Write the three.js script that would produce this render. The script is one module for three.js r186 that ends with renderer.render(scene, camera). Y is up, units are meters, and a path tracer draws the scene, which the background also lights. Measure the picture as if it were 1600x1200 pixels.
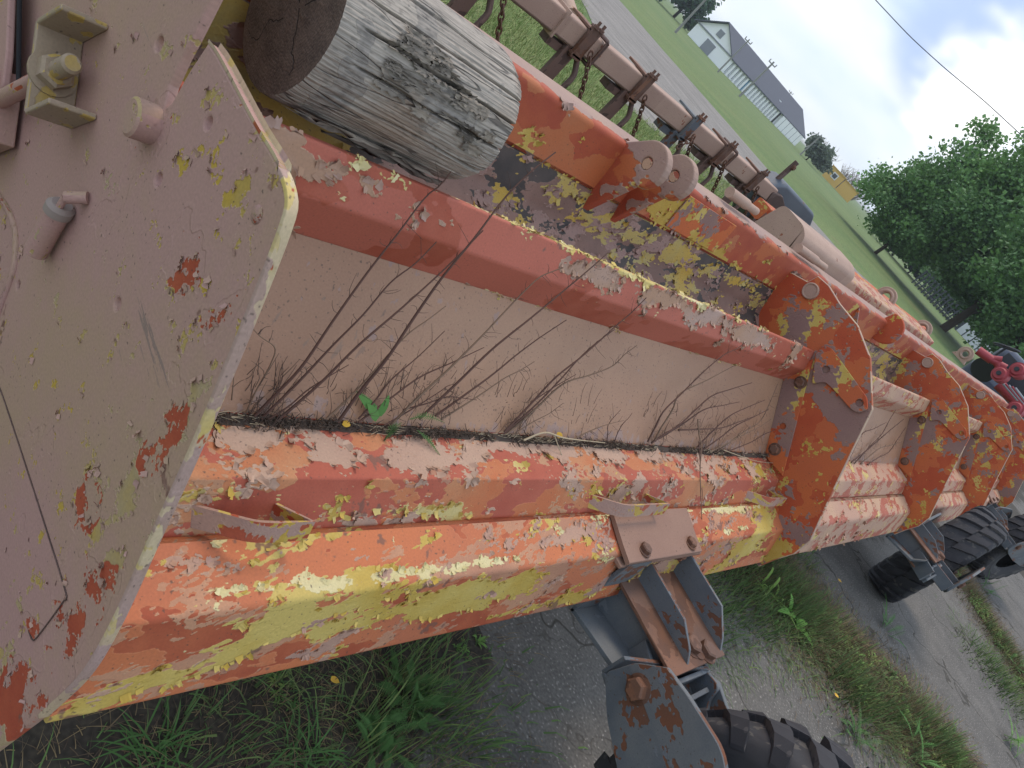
import * as THREE from 'three';
import { mergeGeometries, mergeVertices } from 'three/addons/utils/BufferGeometryUtils.js';
import { RoundedBoxGeometry } from 'three/addons/geometries/RoundedBoxGeometry.js';

// ---------------------------------------------------------------- camera, sky, sun, exposure
const scene = new THREE.Scene();
const EYE = 1.70;                                   // the phone is held at eye height
const camera = new THREE.PerspectiveCamera(53.13, 4 / 3, 0.05, 2000);
const FOC = 1200, ROLL = 47 * Math.PI / 180;        // focal length in photo pixels, roll of the phone
const cr = Math.cos(ROLL), sr = Math.sin(ROLL);
const relV = [1752 - 800, 752 - 600];               // where the long beams vanish
const vr = relV[0] * cr + relV[1] * sr, vu = relV[0] * sr - relV[1] * cr;
const PITCH = Math.atan2(vu, FOC), AZ = Math.atan2(vr, Math.hypot(FOC, vu));
const cp = Math.cos(PITCH), sp = Math.sin(PITCH), ca = Math.cos(AZ), sa = Math.sin(AZ);
// world: x runs along the machine, y up, left = -z
const HEAD = new THREE.Vector3(ca, 0, -sa), RIGHT = new THREE.Vector3(sa, 0, ca), UPV = new THREE.Vector3(0, 1, 0);
const FWD = HEAD.clone().multiplyScalar(cp).addScaledVector(UPV, -sp);
const UPC = HEAD.clone().multiplyScalar(sp).addScaledVector(UPV, cp);
{
  const ix = RIGHT.clone().multiplyScalar(cr).addScaledVector(UPC, sr);
  const iy = RIGHT.clone().multiplyScalar(-sr).addScaledVector(UPC, cr);
  camera.matrixAutoUpdate = true;
  camera.position.set(0, EYE, 0);
  camera.quaternion.setFromRotationMatrix(new THREE.Matrix4().makeBasis(ix, iy, FWD.clone().negate()));
  camera.updateMatrixWorld(true);
}
scene.add(camera);
const renderer = new THREE.WebGLRenderer({ antialias: true });
renderer.toneMapping = THREE.LinearToneMapping;
renderer.toneMappingExposure = 1.2;
renderer.shadowMap.enabled = true;
const SUN_I = 1.45;
const sun = new THREE.DirectionalLight(0xffe9d0, SUN_I);
sun.position.set(10, 30, -13); sun.target.position.set(2, 0, 0);
sun.castShadow = true; sun.shadow.radius = 34; sun.shadow.mapSize.set(2048, 2048);
Object.assign(sun.shadow.camera, { left: -30, right: 30, top: 30, bottom: -30, near: 1, far: 120 });
scene.add(sun, sun.target);

// ---------------------------------------------------------------- random, noise, pixel rays
function rng(s) { let a = s >>> 0; return () => { a = (a + 0x6D2B79F5) | 0; let t = Math.imul(a ^ (a >>> 15), 1 | a); t = (t + Math.imul(t ^ (t >>> 7), 61 | t)) ^ t; return ((t ^ (t >>> 14)) >>> 0) / 4294967296; }; }
const PERM = new Uint8Array(512); { const r = rng(77); const p = [...Array(256).keys()]; for (let i = 255; i > 0; i--) { const j = Math.floor(r() * (i + 1)); [p[i], p[j]] = [p[j], p[i]]; } for (let i = 0; i < 512; i++) PERM[i] = p[i & 255]; }
const GX = new Float32Array(256), GY = new Float32Array(256); for (let i = 0; i < 256; i++) { GX[i] = Math.cos(i * 2.399); GY[i] = Math.sin(i * 2.399); }
function n2(x, y) {
  const xi = Math.floor(x), yi = Math.floor(y), fx = x - xi, fy = y - yi, X = xi & 255, Y = yi & 255;
  const u = fx * fx * fx * (fx * (fx * 6 - 15) + 10), v = fy * fy * fy * (fy * (fy * 6 - 15) + 10);
  const a = PERM[PERM[X] + Y], b = PERM[PERM[X + 1] + Y], c = PERM[PERM[X] + Y + 1], d = PERM[PERM[X + 1] + Y + 1];
  const g0 = GX[a] * fx + GY[a] * fy, g1 = GX[b] * (fx - 1) + GY[b] * fy, g2 = GX[c] * fx + GY[c] * (fy - 1), g3 = GX[d] * (fx - 1) + GY[d] * (fy - 1);
  const p = g0 + u * (g1 - g0), q = g2 + u * (g3 - g2); return (p + v * (q - p)) * 1.5;
}
function fbm(x, y, o) { let s = 0, a = 0.55; for (let i = 0; i < o; i++) { s += a * n2(x, y); x = x * 2.03 + 17.3; y = y * 2.03 + 9.1; a *= 0.52; } return s; }
const lerp = (a, b, t) => a + (b - a) * t, clamp = (x, a, b) => Math.min(b, Math.max(a, x)), sm = (a, b, x) => { const t = clamp((x - a) / (b - a), 0, 1); return t * t * (3 - 2 * t); };
const hex = h => { const r = (h >> 16) & 255, g = (h >> 8) & 255, b = h & 255, y = r * 0.3 + g * 0.59 + b * 0.11; return [r, g, b].map(c => lerp(c, y, 0.09) * 0.96); };
const V = (x, l, h) => new THREE.Vector3(x, h, -l);          // x along, l to the left, h up
function ray(px, py) {
  const X = px - 800, Y = py - 600, a = X * cr + Y * sr, b = X * sr - Y * cr;
  return FWD.clone().multiplyScalar(FOC).addScaledVector(RIGHT, a).addScaledVector(UPC, b);
}
const onX = (px, py, D) => { const d = ray(px, py), t = D / d.x; return [-d.z * t, EYE + d.y * t]; };           // [l, h] in the plane x = D
const onH = (px, py, h) => { const d = ray(px, py), t = (h - EYE) / d.y; return [d.x * t, -d.z * t]; };        // [x, l] at height h
const onPlane = (px, py, p, n) => { const d = ray(px, py), o = new THREE.Vector3(0, EYE, 0); const t = p.clone().sub(o).dot(n) / d.dot(n); return o.addScaledVector(d, t); };
const atDist = (px, py, D) => { const d = ray(px, py); const t = D / Math.hypot(d.x, d.z); return new THREE.Vector3(d.x * t, EYE + d.y * t, d.z * t); };

// ---------------------------------------------------------------- the sky: an overcast bright sky of layered cloud with blue-grey bellies
{
  const W = 1024, H = 512, dat = new Float32Array(W * H * 4);
  const dBlue = ray(1590, 40).normalize(), dEdge = ray(1500, 140).normalize(), dWhite = ray(1540, 150).normalize();
  for (let j = 0; j < H; j++) for (let i = 0; i < W; i++) {
    const el = ((j + 0.5) / H - 0.5) * Math.PI, az = ((i + 0.5) / W - 0.5) * 2 * Math.PI;
    const d = new THREE.Vector3(Math.cos(el) * Math.cos(az), Math.sin(el), Math.cos(el) * Math.sin(az));
    // flat cloud deck seen in perspective: streaks that flatten toward the horizon
    const k = 1 / (Math.max(d.y, 0) + 0.16), px = d.x * k, pz = d.z * k;
    let c = fbm(px * 1.1 + 3, pz * 1.1 + 8, 5) * 0.9 + 0.5 + 0.25 * fbm(px * 3.4 + 5, pz * 3.4, 4);
    c = clamp(c, 0, 1);
    const hor = 1 - sm(0.0, 0.35, d.y);
    let r = lerp(0.48, 0.96, c), g = lerp(0.67, 0.98, c), b = lerp(0.95, 1.05, c);
    r = lerp(r, 0.84, hor * 0.6); g = lerp(g, 0.88, hor * 0.6); b = lerp(b, 0.90, hor * 0.6);
    // blue-grey cloud bank over the right, with a sunlit cumulus rim under it
    const bank = Math.max(sm(0.9905, 0.9965, d.dot(dBlue) + 0.004 * fbm(px * 3, pz * 3, 4)), sm(0.15, 0.6, fbm(px * 0.7 + 40, pz * 0.7, 4)) * 0.6 * sm(0.35, 0.6, d.y));
    r = lerp(r, 0.44, bank * 0.9); g = lerp(g, 0.56, bank * 0.9); b = lerp(b, 0.84, bank * 0.9);
    const rim = sm(0.9968, 0.9998, d.dot(dWhite) + 0.0026 * fbm(px * 7, pz * 7, 4));
    r = lerp(r, 1.2, rim); g = lerp(g, 1.2, rim); b = lerp(b, 1.2, rim);
    const up = 1.05;
    if (d.y < 0) { const t = sm(0, -0.1, d.y); r = lerp(r, 0.20, t); g = lerp(g, 0.20, t); b = lerp(b, 0.16, t); }
    const o = (j * W + i) * 4; dat[o] = r * up; dat[o + 1] = g * up; dat[o + 2] = b * up; dat[o + 3] = 1;
  }
  const t = new THREE.DataTexture(dat, W, H, THREE.RGBAFormat, THREE.FloatType);
  t.mapping = THREE.EquirectangularReflectionMapping; t.magFilter = t.minFilter = THREE.LinearFilter; t.wrapS = THREE.RepeatWrapping; t.needsUpdate = true;
  scene.background = t; scene.environment = t;
}
scene.fog = new THREE.FogExp2(0xd4dee8, 0.0005);

// ---------------------------------------------------------------- naming
const used = {};
function numbered(n) { if (!(n in used)) { used[n] = 0; return n; } used[n]++; return n + '_' + String(used[n]).padStart(3, '0'); }
function tag(o, label, category, group) { o.userData = { label, category }; if (group) o.userData.group = group; return o; }
function shadows(m) { m.castShadow = m.receiveShadow = true; return m; }
function thing(name, label, category, group) { const o = new THREE.Group(); o.name = numbered(name); tag(o, label, category, group); scene.add(o); return o; }
function mesh(name, g, m, parent, label) { const o = shadows(new THREE.Mesh(g, m)); o.name = parent ? name : numbered(name); if (label) o.userData.label = label; (parent || scene).add(o); return o; }
function struct(name, g, m) { const o = shadows(new THREE.Mesh(g, m)); o.name = name; o.userData.kind = 'structure'; scene.add(o); return o; }
const merge = a => { a = a.map(g => { g = g.index ? g.toNonIndexed() : g; for (const k of Object.keys(g.attributes)) if (!['position', 'normal', 'uv'].includes(k)) g.deleteAttribute(k); return g; }); return a.length > 1 ? mergeGeometries(a) : a[0]; };

// ---------------------------------------------------------------- paint: coats over one another, each with ragged, thick, chipped edges
function tex(dat, w, h, srgb) { const t = new THREE.DataTexture(dat, w, h); t.magFilter = THREE.LinearFilter; t.minFilter = THREE.LinearMipmapLinearFilter; t.generateMipmaps = true; t.anisotropy = 8; t.wrapS = t.wrapT = THREE.RepeatWrapping; if (srgb) t.colorSpace = THREE.SRGBColorSpace; t.needsUpdate = true; return t; }
function paint(o) {
  const { w, h, su, sv, seed = 1, layers, speck = 0.25, bump = 0.0016 } = o;
  const rgb = new Uint8Array(w * h * 4), hb = new Float32Array(w * h), top = new Int8Array(w * h);
  const L = layers.map(q => ({ f: [6, 6], oct: 3, rag: 0.16, rf: 7, sh: 0, t: 1, cf: 3, spots: [], k: 0, edge: 0.5, ...q, A: hex(q.a), B: hex(q.b ?? q.a) }));
  const base = hex(o.base[0]), base2 = hex(o.base[1]), RIM = hex(o.rim ?? 0xd9c79a);
  for (let j = 0; j < h; j++) for (let i = 0; i < w; i++) {
    const u = (i + 0.5) / w * su, v = (j + 0.5) / h * sv, p = j * w + i;
    const fine = n2(u * 240 + seed, v * 240) * 0.6 + n2(u * 610, v * 610 + seed) * 0.4;
    let m = clamp(fbm(u * 14 + seed, v * 14, 3) + 0.5, 0, 1);
    let r = lerp(base[0], base2[0], m), g = lerp(base[1], base2[1], m), b = lerp(base[2], base2[2], m), H = 0; top[p] = -1;
    for (let q = 0; q < L.length; q++) {
      const y = L[q], uu = u + v * y.sh, s = seed * 3.1 + q * 41.7;
      let x = fbm(uu * y.f[0] + s, v * y.f[1] + s * 0.7, y.oct) + y.k;
      x += (y.lf ?? 0.3) * fbm(uu * 1.9 + s * 0.3, v * 4.5 + s, 2);
      x += y.rag * fbm(uu * y.f[0] * y.rf + s, v * y.f[1] * y.rf, 2);
      for (const t of y.spots) { const a = (uu - t[0]) / t[2], c = (v - t[1]) / t[3], e = a * a + c * c; if (e < 4) x += t[4] * Math.exp(-e * 1.6); }
      if (x > 0) {
        m = clamp(fbm(u * y.cf + s + 9, v * y.cf + 4, 3) * 1.8 + 0.5 + 0.35 * fbm(u * 34 + s, v * 34, 3), 0, 1);
        const rim = (1 - sm(0.006, 0.03, x)) * y.edge;
        r = lerp(lerp(y.A[0], y.B[0], m), RIM[0], rim); g = lerp(lerp(y.A[1], y.B[1], m), RIM[1], rim); b = lerp(lerp(y.A[2], y.B[2], m), RIM[2], rim);
        H += y.t * sm(0, 0.025, x) + y.t * 0.5 * (1 - sm(0.01, 0.12, x)) * sm(0, 0.02, x); top[p] = q;
      }
    }
    // grit and specks of dirt with an outline of their own
    const d = n2(u * 130 + 7 + seed, v * 130) + 0.5 * n2(u * 300, v * 300 + seed) + 0.35 * fbm(u * 6 + seed, v * 6, 2);
    if (d > 0.95 - speck * 0.6) { const t = sm(0, 0.14, d - 0.95 + speck * 0.6) * 0.6; r = lerp(r, 70, t); g = lerp(g, 58, t); b = lerp(b, 50, t); H -= 0.1 * t; }
    if (o.bloom) { const e = fbm(u * 5 + seed + 60, v * 9, 3) + 0.5 * fbm(u * 45, v * 45 + seed, 3) - 0.62 + o.bloom * 0.3; if (e > 0) { const t = sm(0, 0.12, e) * 0.75; r = lerp(r, 112, t); g = lerp(g, 80, t); b = lerp(b, 68, t); H -= 0.15 * t; } }
    const k = 1 + fine * 0.07; hb[p] = H + fine * 0.07;
    rgb[p * 4] = clamp(r * k, 0, 255); rgb[p * 4 + 1] = clamp(g * k, 0, 255); rgb[p * 4 + 2] = clamp(b * k, 0, 255); rgb[p * 4 + 3] = 255;
  }
  let mx = 0; for (const x of hb) if (x > mx) mx = x; mx = Math.max(mx, 0.5) + 0.2;
  const bd = new Uint8Array(w * h * 4); for (let i = 0; i < w * h; i++) { const c = clamp((hb[i] + 0.2) / (mx + 0.2), 0, 1) * 255; bd[i * 4] = bd[i * 4 + 1] = bd[i * 4 + 2] = c; bd[i * 4 + 3] = 255; }
  const map = tex(rgb, w, h, true), bm = tex(bd, w, h);
  const mat = new THREE.MeshStandardMaterial({ map, bumpMap: bm, bumpScale: bump, roughness: o.rough ?? 0.72, metalness: 0, side: THREE.DoubleSide });
  return { mat, map, bm, top, w, h, su, sv, L, seed };
}
// curled flakes of the top coats standing along their broken edges
function flakes(T, which, surf, n, size, parent, seed, accept) {
  const R = rng(seed), pos = [], col = [], idx = [], q = Math.max(3, Math.round(0.006 / T.su * T.w));
  const c = new THREE.Color(); let got = 0;
  for (let tries = 0; tries < n * 400 && got < n; tries++) {
    const i = q + Math.floor(R() * (T.w - 2 * q)), j = q + Math.floor(R() * (T.h - 2 * q)), t = T.top[j * T.w + i];
    if (!which.includes(t)) continue;
    let gx = 0, gy = 0; for (let k = 0; k < 8; k++) { const a = k * Math.PI / 4, ii = Math.round(i + Math.cos(a) * q), jj = Math.round(j + Math.sin(a) * q * (T.h / T.sv) / (T.w / T.su)); if (T.top[clamp(jj, 0, T.h - 1) * T.w + clamp(ii, 0, T.w - 1)] < t) { gx += Math.cos(a); gy += Math.sin(a); } }
    const gl = Math.hypot(gx, gy); if (gl < 1.2) continue; gx /= gl; gy /= gl;
    const u = (i + 0.5) / T.w * T.su, v = (j + 0.5) / T.h * T.sv; if (accept && !accept(u, v)) continue;
    const s = surf(u, v); if (!s) continue;
    const D = s.du.clone().multiplyScalar(gx).addScaledVector(s.dv, gy).normalize(), X = D.clone().cross(s.n).normalize();
    const len = size * (0.4 + R() * 1.1), wid = size * (0.5 + R() * 1.6), lift = 0.25 + R() * 0.75, b0 = pos.length / 3, NX = 5, NY = 3, sk = R() - 0.5, tipj = Array.from({ length: 5 }, (_, e) => (e === 0 || e === 4 ? -0.55 : 0) * R() + (R() - 0.5) * 0.9);
    const y = T.L[t], m = R(); c.setRGB(lerp(y.A[0], y.B[0], m) / 255, lerp(y.A[1], y.B[1], m) / 255, lerp(y.A[2], y.B[2], m) / 255, THREE.SRGBColorSpace);
    const kk = 0.9 + R() * 0.25;
    for (let a = 0; a < NY; a++) for (let e = 0; e < NX; e++) {
      const tt = a / (NY - 1), ex = e / (NX - 1) - 0.5, jag = a === NY - 1 ? tipj[e] : a === 0 ? tipj[4 - e] * 0.3 : tipj[e] * 0.3;
      const along = (-0.55 + tt * 1.0 + jag * 0.5) * len, up = 0.0006 + lift * len * 0.75 * tt * tt * (0.7 + 0.6 * R());
      const p = s.p.clone().addScaledVector(D, along).addScaledVector(X, (ex * (1 - 0.25 * tt) + sk * tt * 0.4) * wid).addScaledVector(s.n, up);
      pos.push(p.x, p.y, p.z); col.push(c.r * kk, c.g * kk, c.b * kk);
    }
    for (let a = 0; a < NY - 1; a++) for (let e = 0; e < NX - 1; e++) { const A = b0 + a * NX + e; idx.push(A, A + 1, A + NX, A + 1, A + NX + 1, A + NX); }
    got++;
  }
  if (!got) return null;
  const g = new THREE.BufferGeometry(); g.setAttribute('position', new THREE.Float32BufferAttribute(pos, 3)); g.setAttribute('color', new THREE.Float32BufferAttribute(col, 3)); g.setIndex(idx); g.computeVertexNormals();
  const o = mesh('paint_flakes', g, FLAKE, parent); o.userData.kind = 'stuff'; return o;
}
const FLAKE = new THREE.MeshStandardMaterial({ vertexColors: true, roughness: 0.8, side: THREE.DoubleSide });

// ---------------------------------------------------------------- geometry helpers
// a bent-sheet or box section [l, h] drawn along x with rounded bends; uv in metres / (su, sv)
function prism(prof, x0, x1, T, o = {}) {
  const { r = 0.008, closed = true, u0 = x0, v0 = 0, caps = true, nx = 2 } = o, su = T ? T.su : 1, sv = T ? T.sv : 1;
  const P = prof.map(p => new THREE.Vector2(p[0], p[1])), n = P.length;
  let area = 0; for (let i = 0; i < n; i++) { const a = P[i], b = P[(i + 1) % n]; area += a.x * b.y - b.x * a.y; } const sg = area > 0 ? 1 : -1;
  const out = []; // {p, n, s}
  const pn = (a, b) => { const d = b.clone().sub(a).normalize(); return new THREE.Vector2(d.y * sg, -d.x * sg); };
  let s = 0; const cnt = closed ? n + 1 : n;
  for (let i = 0; i < cnt; i++) {
    const c = P[i % n], a = P[(i - 1 + n) % n], b = P[(i + 1) % n];
    const first = !closed && i === 0, last = !closed && i === n - 1;
    if (i > 0) s += P[i % n].distanceTo(P[i - 1]);
    if (first) { out.push({ p: c, n: pn(c, b), s }); continue; } if (last) { out.push({ p: c, n: pn(a, c), s }); continue; }
    const n1 = pn(a, c), n2_ = pn(c, b), rr = Math.min(r, a.distanceTo(c) * 0.4, c.distanceTo(b) * 0.4);
    const pa = c.clone().add(a.clone().sub(c).setLength(rr)), pb = c.clone().add(b.clone().sub(c).setLength(rr)), K = 4;
    for (let k = 0; k <= K; k++) {
      const t = k / K, p = pa.clone().multiplyScalar((1 - t) * (1 - t)).add(c.clone().multiplyScalar(2 * t * (1 - t))).add(pb.clone().multiplyScalar(t * t));
      out.push({ p, n: n1.clone().lerp(n2_, t).normalize(), s: s + (t * 2 - 1) * rr });
    }
  }
  const pos = [], nor = [], uv = [], idx = [], M = out.length;
  for (let e = 0; e <= nx; e++) { const x = lerp(x0, x1, e / nx); for (const q of out) { pos.push(x, q.p.y, -q.p.x); nor.push(0, q.n.y, -q.n.x); uv.push((x - u0) / su, (q.s + v0) / sv); } }
  for (let e = 0; e < nx; e++) for (let k = 0; k < M - 1; k++) { const A = e * M + k, B = A + M; if (sg > 0) idx.push(A, A + 1, B, A + 1, B + 1, B); else idx.push(A, B, A + 1, A + 1, B, B + 1); }
  if (closed && caps) {
    const poly = out.map(q => q.p), tri = THREE.ShapeUtils.triangulateShape(poly, []), ccw = t => (poly[t[1]].x - poly[t[0]].x) * (poly[t[2]].y - poly[t[0]].y) - (poly[t[2]].x - poly[t[0]].x) * (poly[t[1]].y - poly[t[0]].y) > 0;
    for (const [x, nn] of [[x0, -1], [x1, 1]]) { const b = pos.length / 3; for (const q of out) { pos.push(x, q.p.y, -q.p.x); nor.push(nn, 0, 0); uv.push(q.p.x / su, q.p.y / sv); } for (const t of tri) (nn > 0) === ccw(t) ? idx.push(b + t[0], b + t[1], b + t[2]) : idx.push(b + t[0], b + t[2], b + t[1]); }
  }
  const g = new THREE.BufferGeometry(); g.setAttribute('position', new THREE.Float32BufferAttribute(pos, 3)); g.setAttribute('normal', new THREE.Float32BufferAttribute(nor, 3)); g.setAttribute('uv', new THREE.Float32BufferAttribute(uv, 2)); g.setIndex(idx);
  g.userData.surf = (u, v) => { // map texture metres back onto the bent sheet
    const S = v - v0; for (let k = 0; k < M - 1; k++) if (S >= out[k].s && S <= out[k + 1].s && out[k + 1].s > out[k].s) {
      const t = (S - out[k].s) / (out[k + 1].s - out[k].s), p = out[k].p.clone().lerp(out[k + 1].p, t), nn = out[k].n.clone().lerp(out[k + 1].n, t).normalize(), d = out[k + 1].p.clone().sub(out[k].p).normalize(), x = u + u0;
      if (x < x0 || x > x1) return null;
      return { p: V(x, p.x, p.y), du: new THREE.Vector3(1, 0, 0), dv: new THREE.Vector3(0, d.y, -d.x), n: new THREE.Vector3(0, nn.y, -nn.x) };
    } return null;
  };
  return g;
}
const TOX = new THREE.Matrix4().set(0, 0, 1, 0, 0, 1, 0, 0, -1, 0, 0, 0, 0, 0, 0, 1);   // a shape drawn in (l, h) and extruded along +x
function plateX(pts, x, th, o = {}) {
  const s = new THREE.Shape(pts.map(p => new THREE.Vector2(p[0], p[1])));
  for (const q of o.holes || []) { const c = new THREE.Path(); c.absellipse(q[0], q[1], q[2], q[3] ?? q[2], 0, Math.PI * 2, true); s.holes.push(c); }
  const bv = o.bevel ?? 0.002, g = new THREE.ExtrudeGeometry(s, { depth: th - 2 * bv, bevelEnabled: bv > 0, bevelSize: bv, bevelOffset: -bv, bevelThickness: bv, bevelSegments: 2, curveSegments: 14 });
  g.translate(0, 0, bv); g.applyMatrix4(TOX); g.translate(x, 0, 0);
  if (o.T) { const uv = g.attributes.uv, p = g.attributes.position; for (let i = 0; i < uv.count; i++) uv.setXY(i, (-p.getZ(i) - (o.l0 || 0) + (p.getX(i) - x) * 0.5) / o.T.su, (p.getY(i) - (o.h0 || 0)) / o.T.sv); }
  return g;
}
// round off the corners of a polygon
function round(pts, r, k = 4) { const out = [], n = pts.length; for (let i = 0; i < n; i++) { const c = pts[i], a = pts[(i + n - 1) % n], b = pts[(i + 1) % n]; const R = c[2] ?? r; if (!R) { out.push([c[0], c[1]]); continue; } const la = Math.hypot(a[0] - c[0], a[1] - c[1]), lb = Math.hypot(b[0] - c[0], b[1] - c[1]), rr = Math.min(R, la * 0.45, lb * 0.45); const pa = [c[0] + (a[0] - c[0]) / la * rr, c[1] + (a[1] - c[1]) / la * rr], pb = [c[0] + (b[0] - c[0]) / lb * rr, c[1] + (b[1] - c[1]) / lb * rr]; for (let e = 0; e <= k; e++) { const t = e / k; out.push([(1 - t) * (1 - t) * pa[0] + 2 * t * (1 - t) * c[0] + t * t * pb[0], (1 - t) * (1 - t) * pa[1] + 2 * t * (1 - t) * c[1] + t * t * pb[1]]); } } return out; }
function boxUV(g, s = 1) { // uv in metres by the way each face points
  if (g.index) g = g.toNonIndexed(); const p = g.attributes.position, uv = new Float32Array(p.count * 2); if (!g.attributes.normal) g.computeVertexNormals();
  const a = new THREE.Vector3(), b = new THREE.Vector3(), c = new THREE.Vector3();
  for (let i = 0; i < p.count; i += 3) { a.fromBufferAttribute(p, i); b.fromBufferAttribute(p, i + 1); c.fromBufferAttribute(p, i + 2); const n = b.clone().sub(a).cross(c.clone().sub(a)); const ax = Math.abs(n.x), ay = Math.abs(n.y), az = Math.abs(n.z);
    for (let k = 0; k < 3; k++) { const q = [a, b, c][k]; let u, v; if (ax > ay && ax > az) { u = q.z; v = q.y; } else if (ay > az) { u = q.x; v = q.z; } else { u = q.x; v = q.y; } uv[(i + k) * 2] = u / s + 0.13 * ax / (ax + ay + az + 1e-9); uv[(i + k) * 2 + 1] = v / s; } }
  g.setAttribute('uv', new THREE.BufferAttribute(uv, 2)); return g;
}
function box(x, l, h, sx, sl, sh, r = 0.003) { const g = new RoundedBoxGeometry(sx, sh, sl, 1, Math.min(r, sx * 0.3, sl * 0.3, sh * 0.3)); g.translate(x, h, -l); return g; }   // centre and sizes
function cyl(a, b, r, k = 18, r2 = r) { const d = b.clone().sub(a), g = new THREE.CylinderGeometry(r2, r, d.length(), k, 1); g.applyQuaternion(new THREE.Quaternion().setFromUnitVectors(new THREE.Vector3(0, 1, 0), d.clone().normalize())); g.translate((a.x + b.x) / 2, (a.y + b.y) / 2, (a.z + b.z) / 2); return g; }
function hexBolt(p, dir, r, hgt) { // a hexagon head with a chamfered crown and a washer
  const head = new THREE.LatheGeometry([[0.001, hgt], [r * 0.8, hgt], [r, hgt * 0.82], [r, 0]].map(q => new THREE.Vector2(...q)), 6).toNonIndexed(); head.computeVertexNormals();
  const wash = new THREE.CylinderGeometry(r * 1.3, r * 1.3, hgt * 0.22, 20);
  const g = merge([head, wash]); g.applyQuaternion(new THREE.Quaternion().setFromUnitVectors(new THREE.Vector3(0, 1, 0), dir.clone().normalize())); g.translate(p.x, p.y, p.z); return g;
}
function tube(pts, r, k = 6, seg) { const c = new THREE.CatmullRomCurve3(pts, false, 'catmullrom', 0.3); return new THREE.TubeGeometry(c, seg || Math.max(4, pts.length * 4), r, k, false); }
function taper(pts, r0, r1, k = 5, seg) { // a tube that thins to its tip
  const c = new THREE.CatmullRomCurve3(pts), n = seg || pts.length * 4, g = new THREE.TubeGeometry(c, n, 1, k, false), p = g.attributes.position, v = new THREE.Vector3();
  for (let i = 0; i <= n; i++) { const q = c.getPointAt(i / n), r = lerp(r0, r1, i / n); for (let j = 0; j <= k; j++) { const e = i * (k + 1) + j; v.fromBufferAttribute(p, e).sub(q).multiplyScalar(r).add(q); p.setXYZ(e, v.x, v.y, v.z); } } return g;
}

// ================================================================ paint and metal recipes
const PINKA = 0xae8567, PINKB = 0xa37a5e, MAUVE = 0xb0877c, KHAKI = 0xa9926c, YEL = 0xb99632, YELB = 0xc7ae58, CREAM = 0xd6c994, CREAMB = 0xc9b877, ORA = 0xc4642f, ORB = 0xb5552f, RED = 0xa8482b, REDB = 0xb4573c, SALM = 0xbd634d;
const X0 = 0.45, X1 = 3.09, MOD = 2.37;                       // near end plate, first bracket, spacing of the brackets
const spotP = (px, py, ru, rv, d) => { const q = onX(px, py, X0); return [q[0] - 0.3, q[1] - 0.15, ru, rv, d]; };
const T_PLATE = paint({ w: 1536, h: 1536, su: 1.5, sv: 1.5, seed: 3, base: [0xa23f25, 0xb45230], speck: 0.13, bloom: 0.12, bump: 0.0022, layers: [
  { a: YEL, b: KHAKI, f: [9, 7], k: 0.42, t: 0.7, edge: 0.2, spots: [spotP(240, 700, 0.06, 0.12, -0.6), spotP(160, 900, 0.05, 0.12, -0.7), spotP(120, 1000, 0.05, 0.08, -0.6), spotP(360, 480, 0.03, 0.05, -0.5), spotP(345, 180, 0.06, 0.07, -0.5), spotP(390, 250, 0.03, 0.06, -0.6), spotP(290, 420, 0.05, 0.05, -0.6), spotP(140, 790, 0.06, 0.08, -0.6), spotP(30, 1110, 0.1, 0.09, -1.2), spotP(90, 1010, 0.08, 0.05, -0.5)] },
  { a: MAUVE, b: 0xac8c70, cf: 1.5, f: [26, 20], oct: 4, rag: 0.4, lf: 0.12, k: 0.44, t: 1, edge: 0.35, spots: [
    spotP(240, 700, 0.035, 0.09, -0.55), spotP(160, 900, 0.03, 0.1, -0.62), spotP(120, 1000, 0.03, 0.06, -0.5), spotP(200, 780, 0.03, 0.06, -0.45), spotP(360, 480, 0.025, 0.06, -0.55), spotP(310, 600, 0.03, 0.05, -0.4), spotP(330, 190, 0.08, 0.08, -0.26), spotP(390, 300, 0.04, 0.06, -0.36), spotP(400, 250, 0.03, 0.05, -0.3), spotP(140, 790, 0.06, 0.08, -0.36), spotP(20, 1110, 0.1, 0.08, -1.0), spotP(115, 1150, 0.05, 0.05, -0.8), spotP(290, 420, 0.04, 0.04, -0.38), spotP(90, 960, 0.04, 0.06, -0.4), spotP(300, 30, 0.05, 0.05, -0.35)] },
  { a: 0xb89f8c, b: 0x8f766a, f: [4, 64], sh: 0.7, k: -0.74, rag: 0.3, lf: 0.6, t: 0.08, edge: 0 }] });
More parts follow.
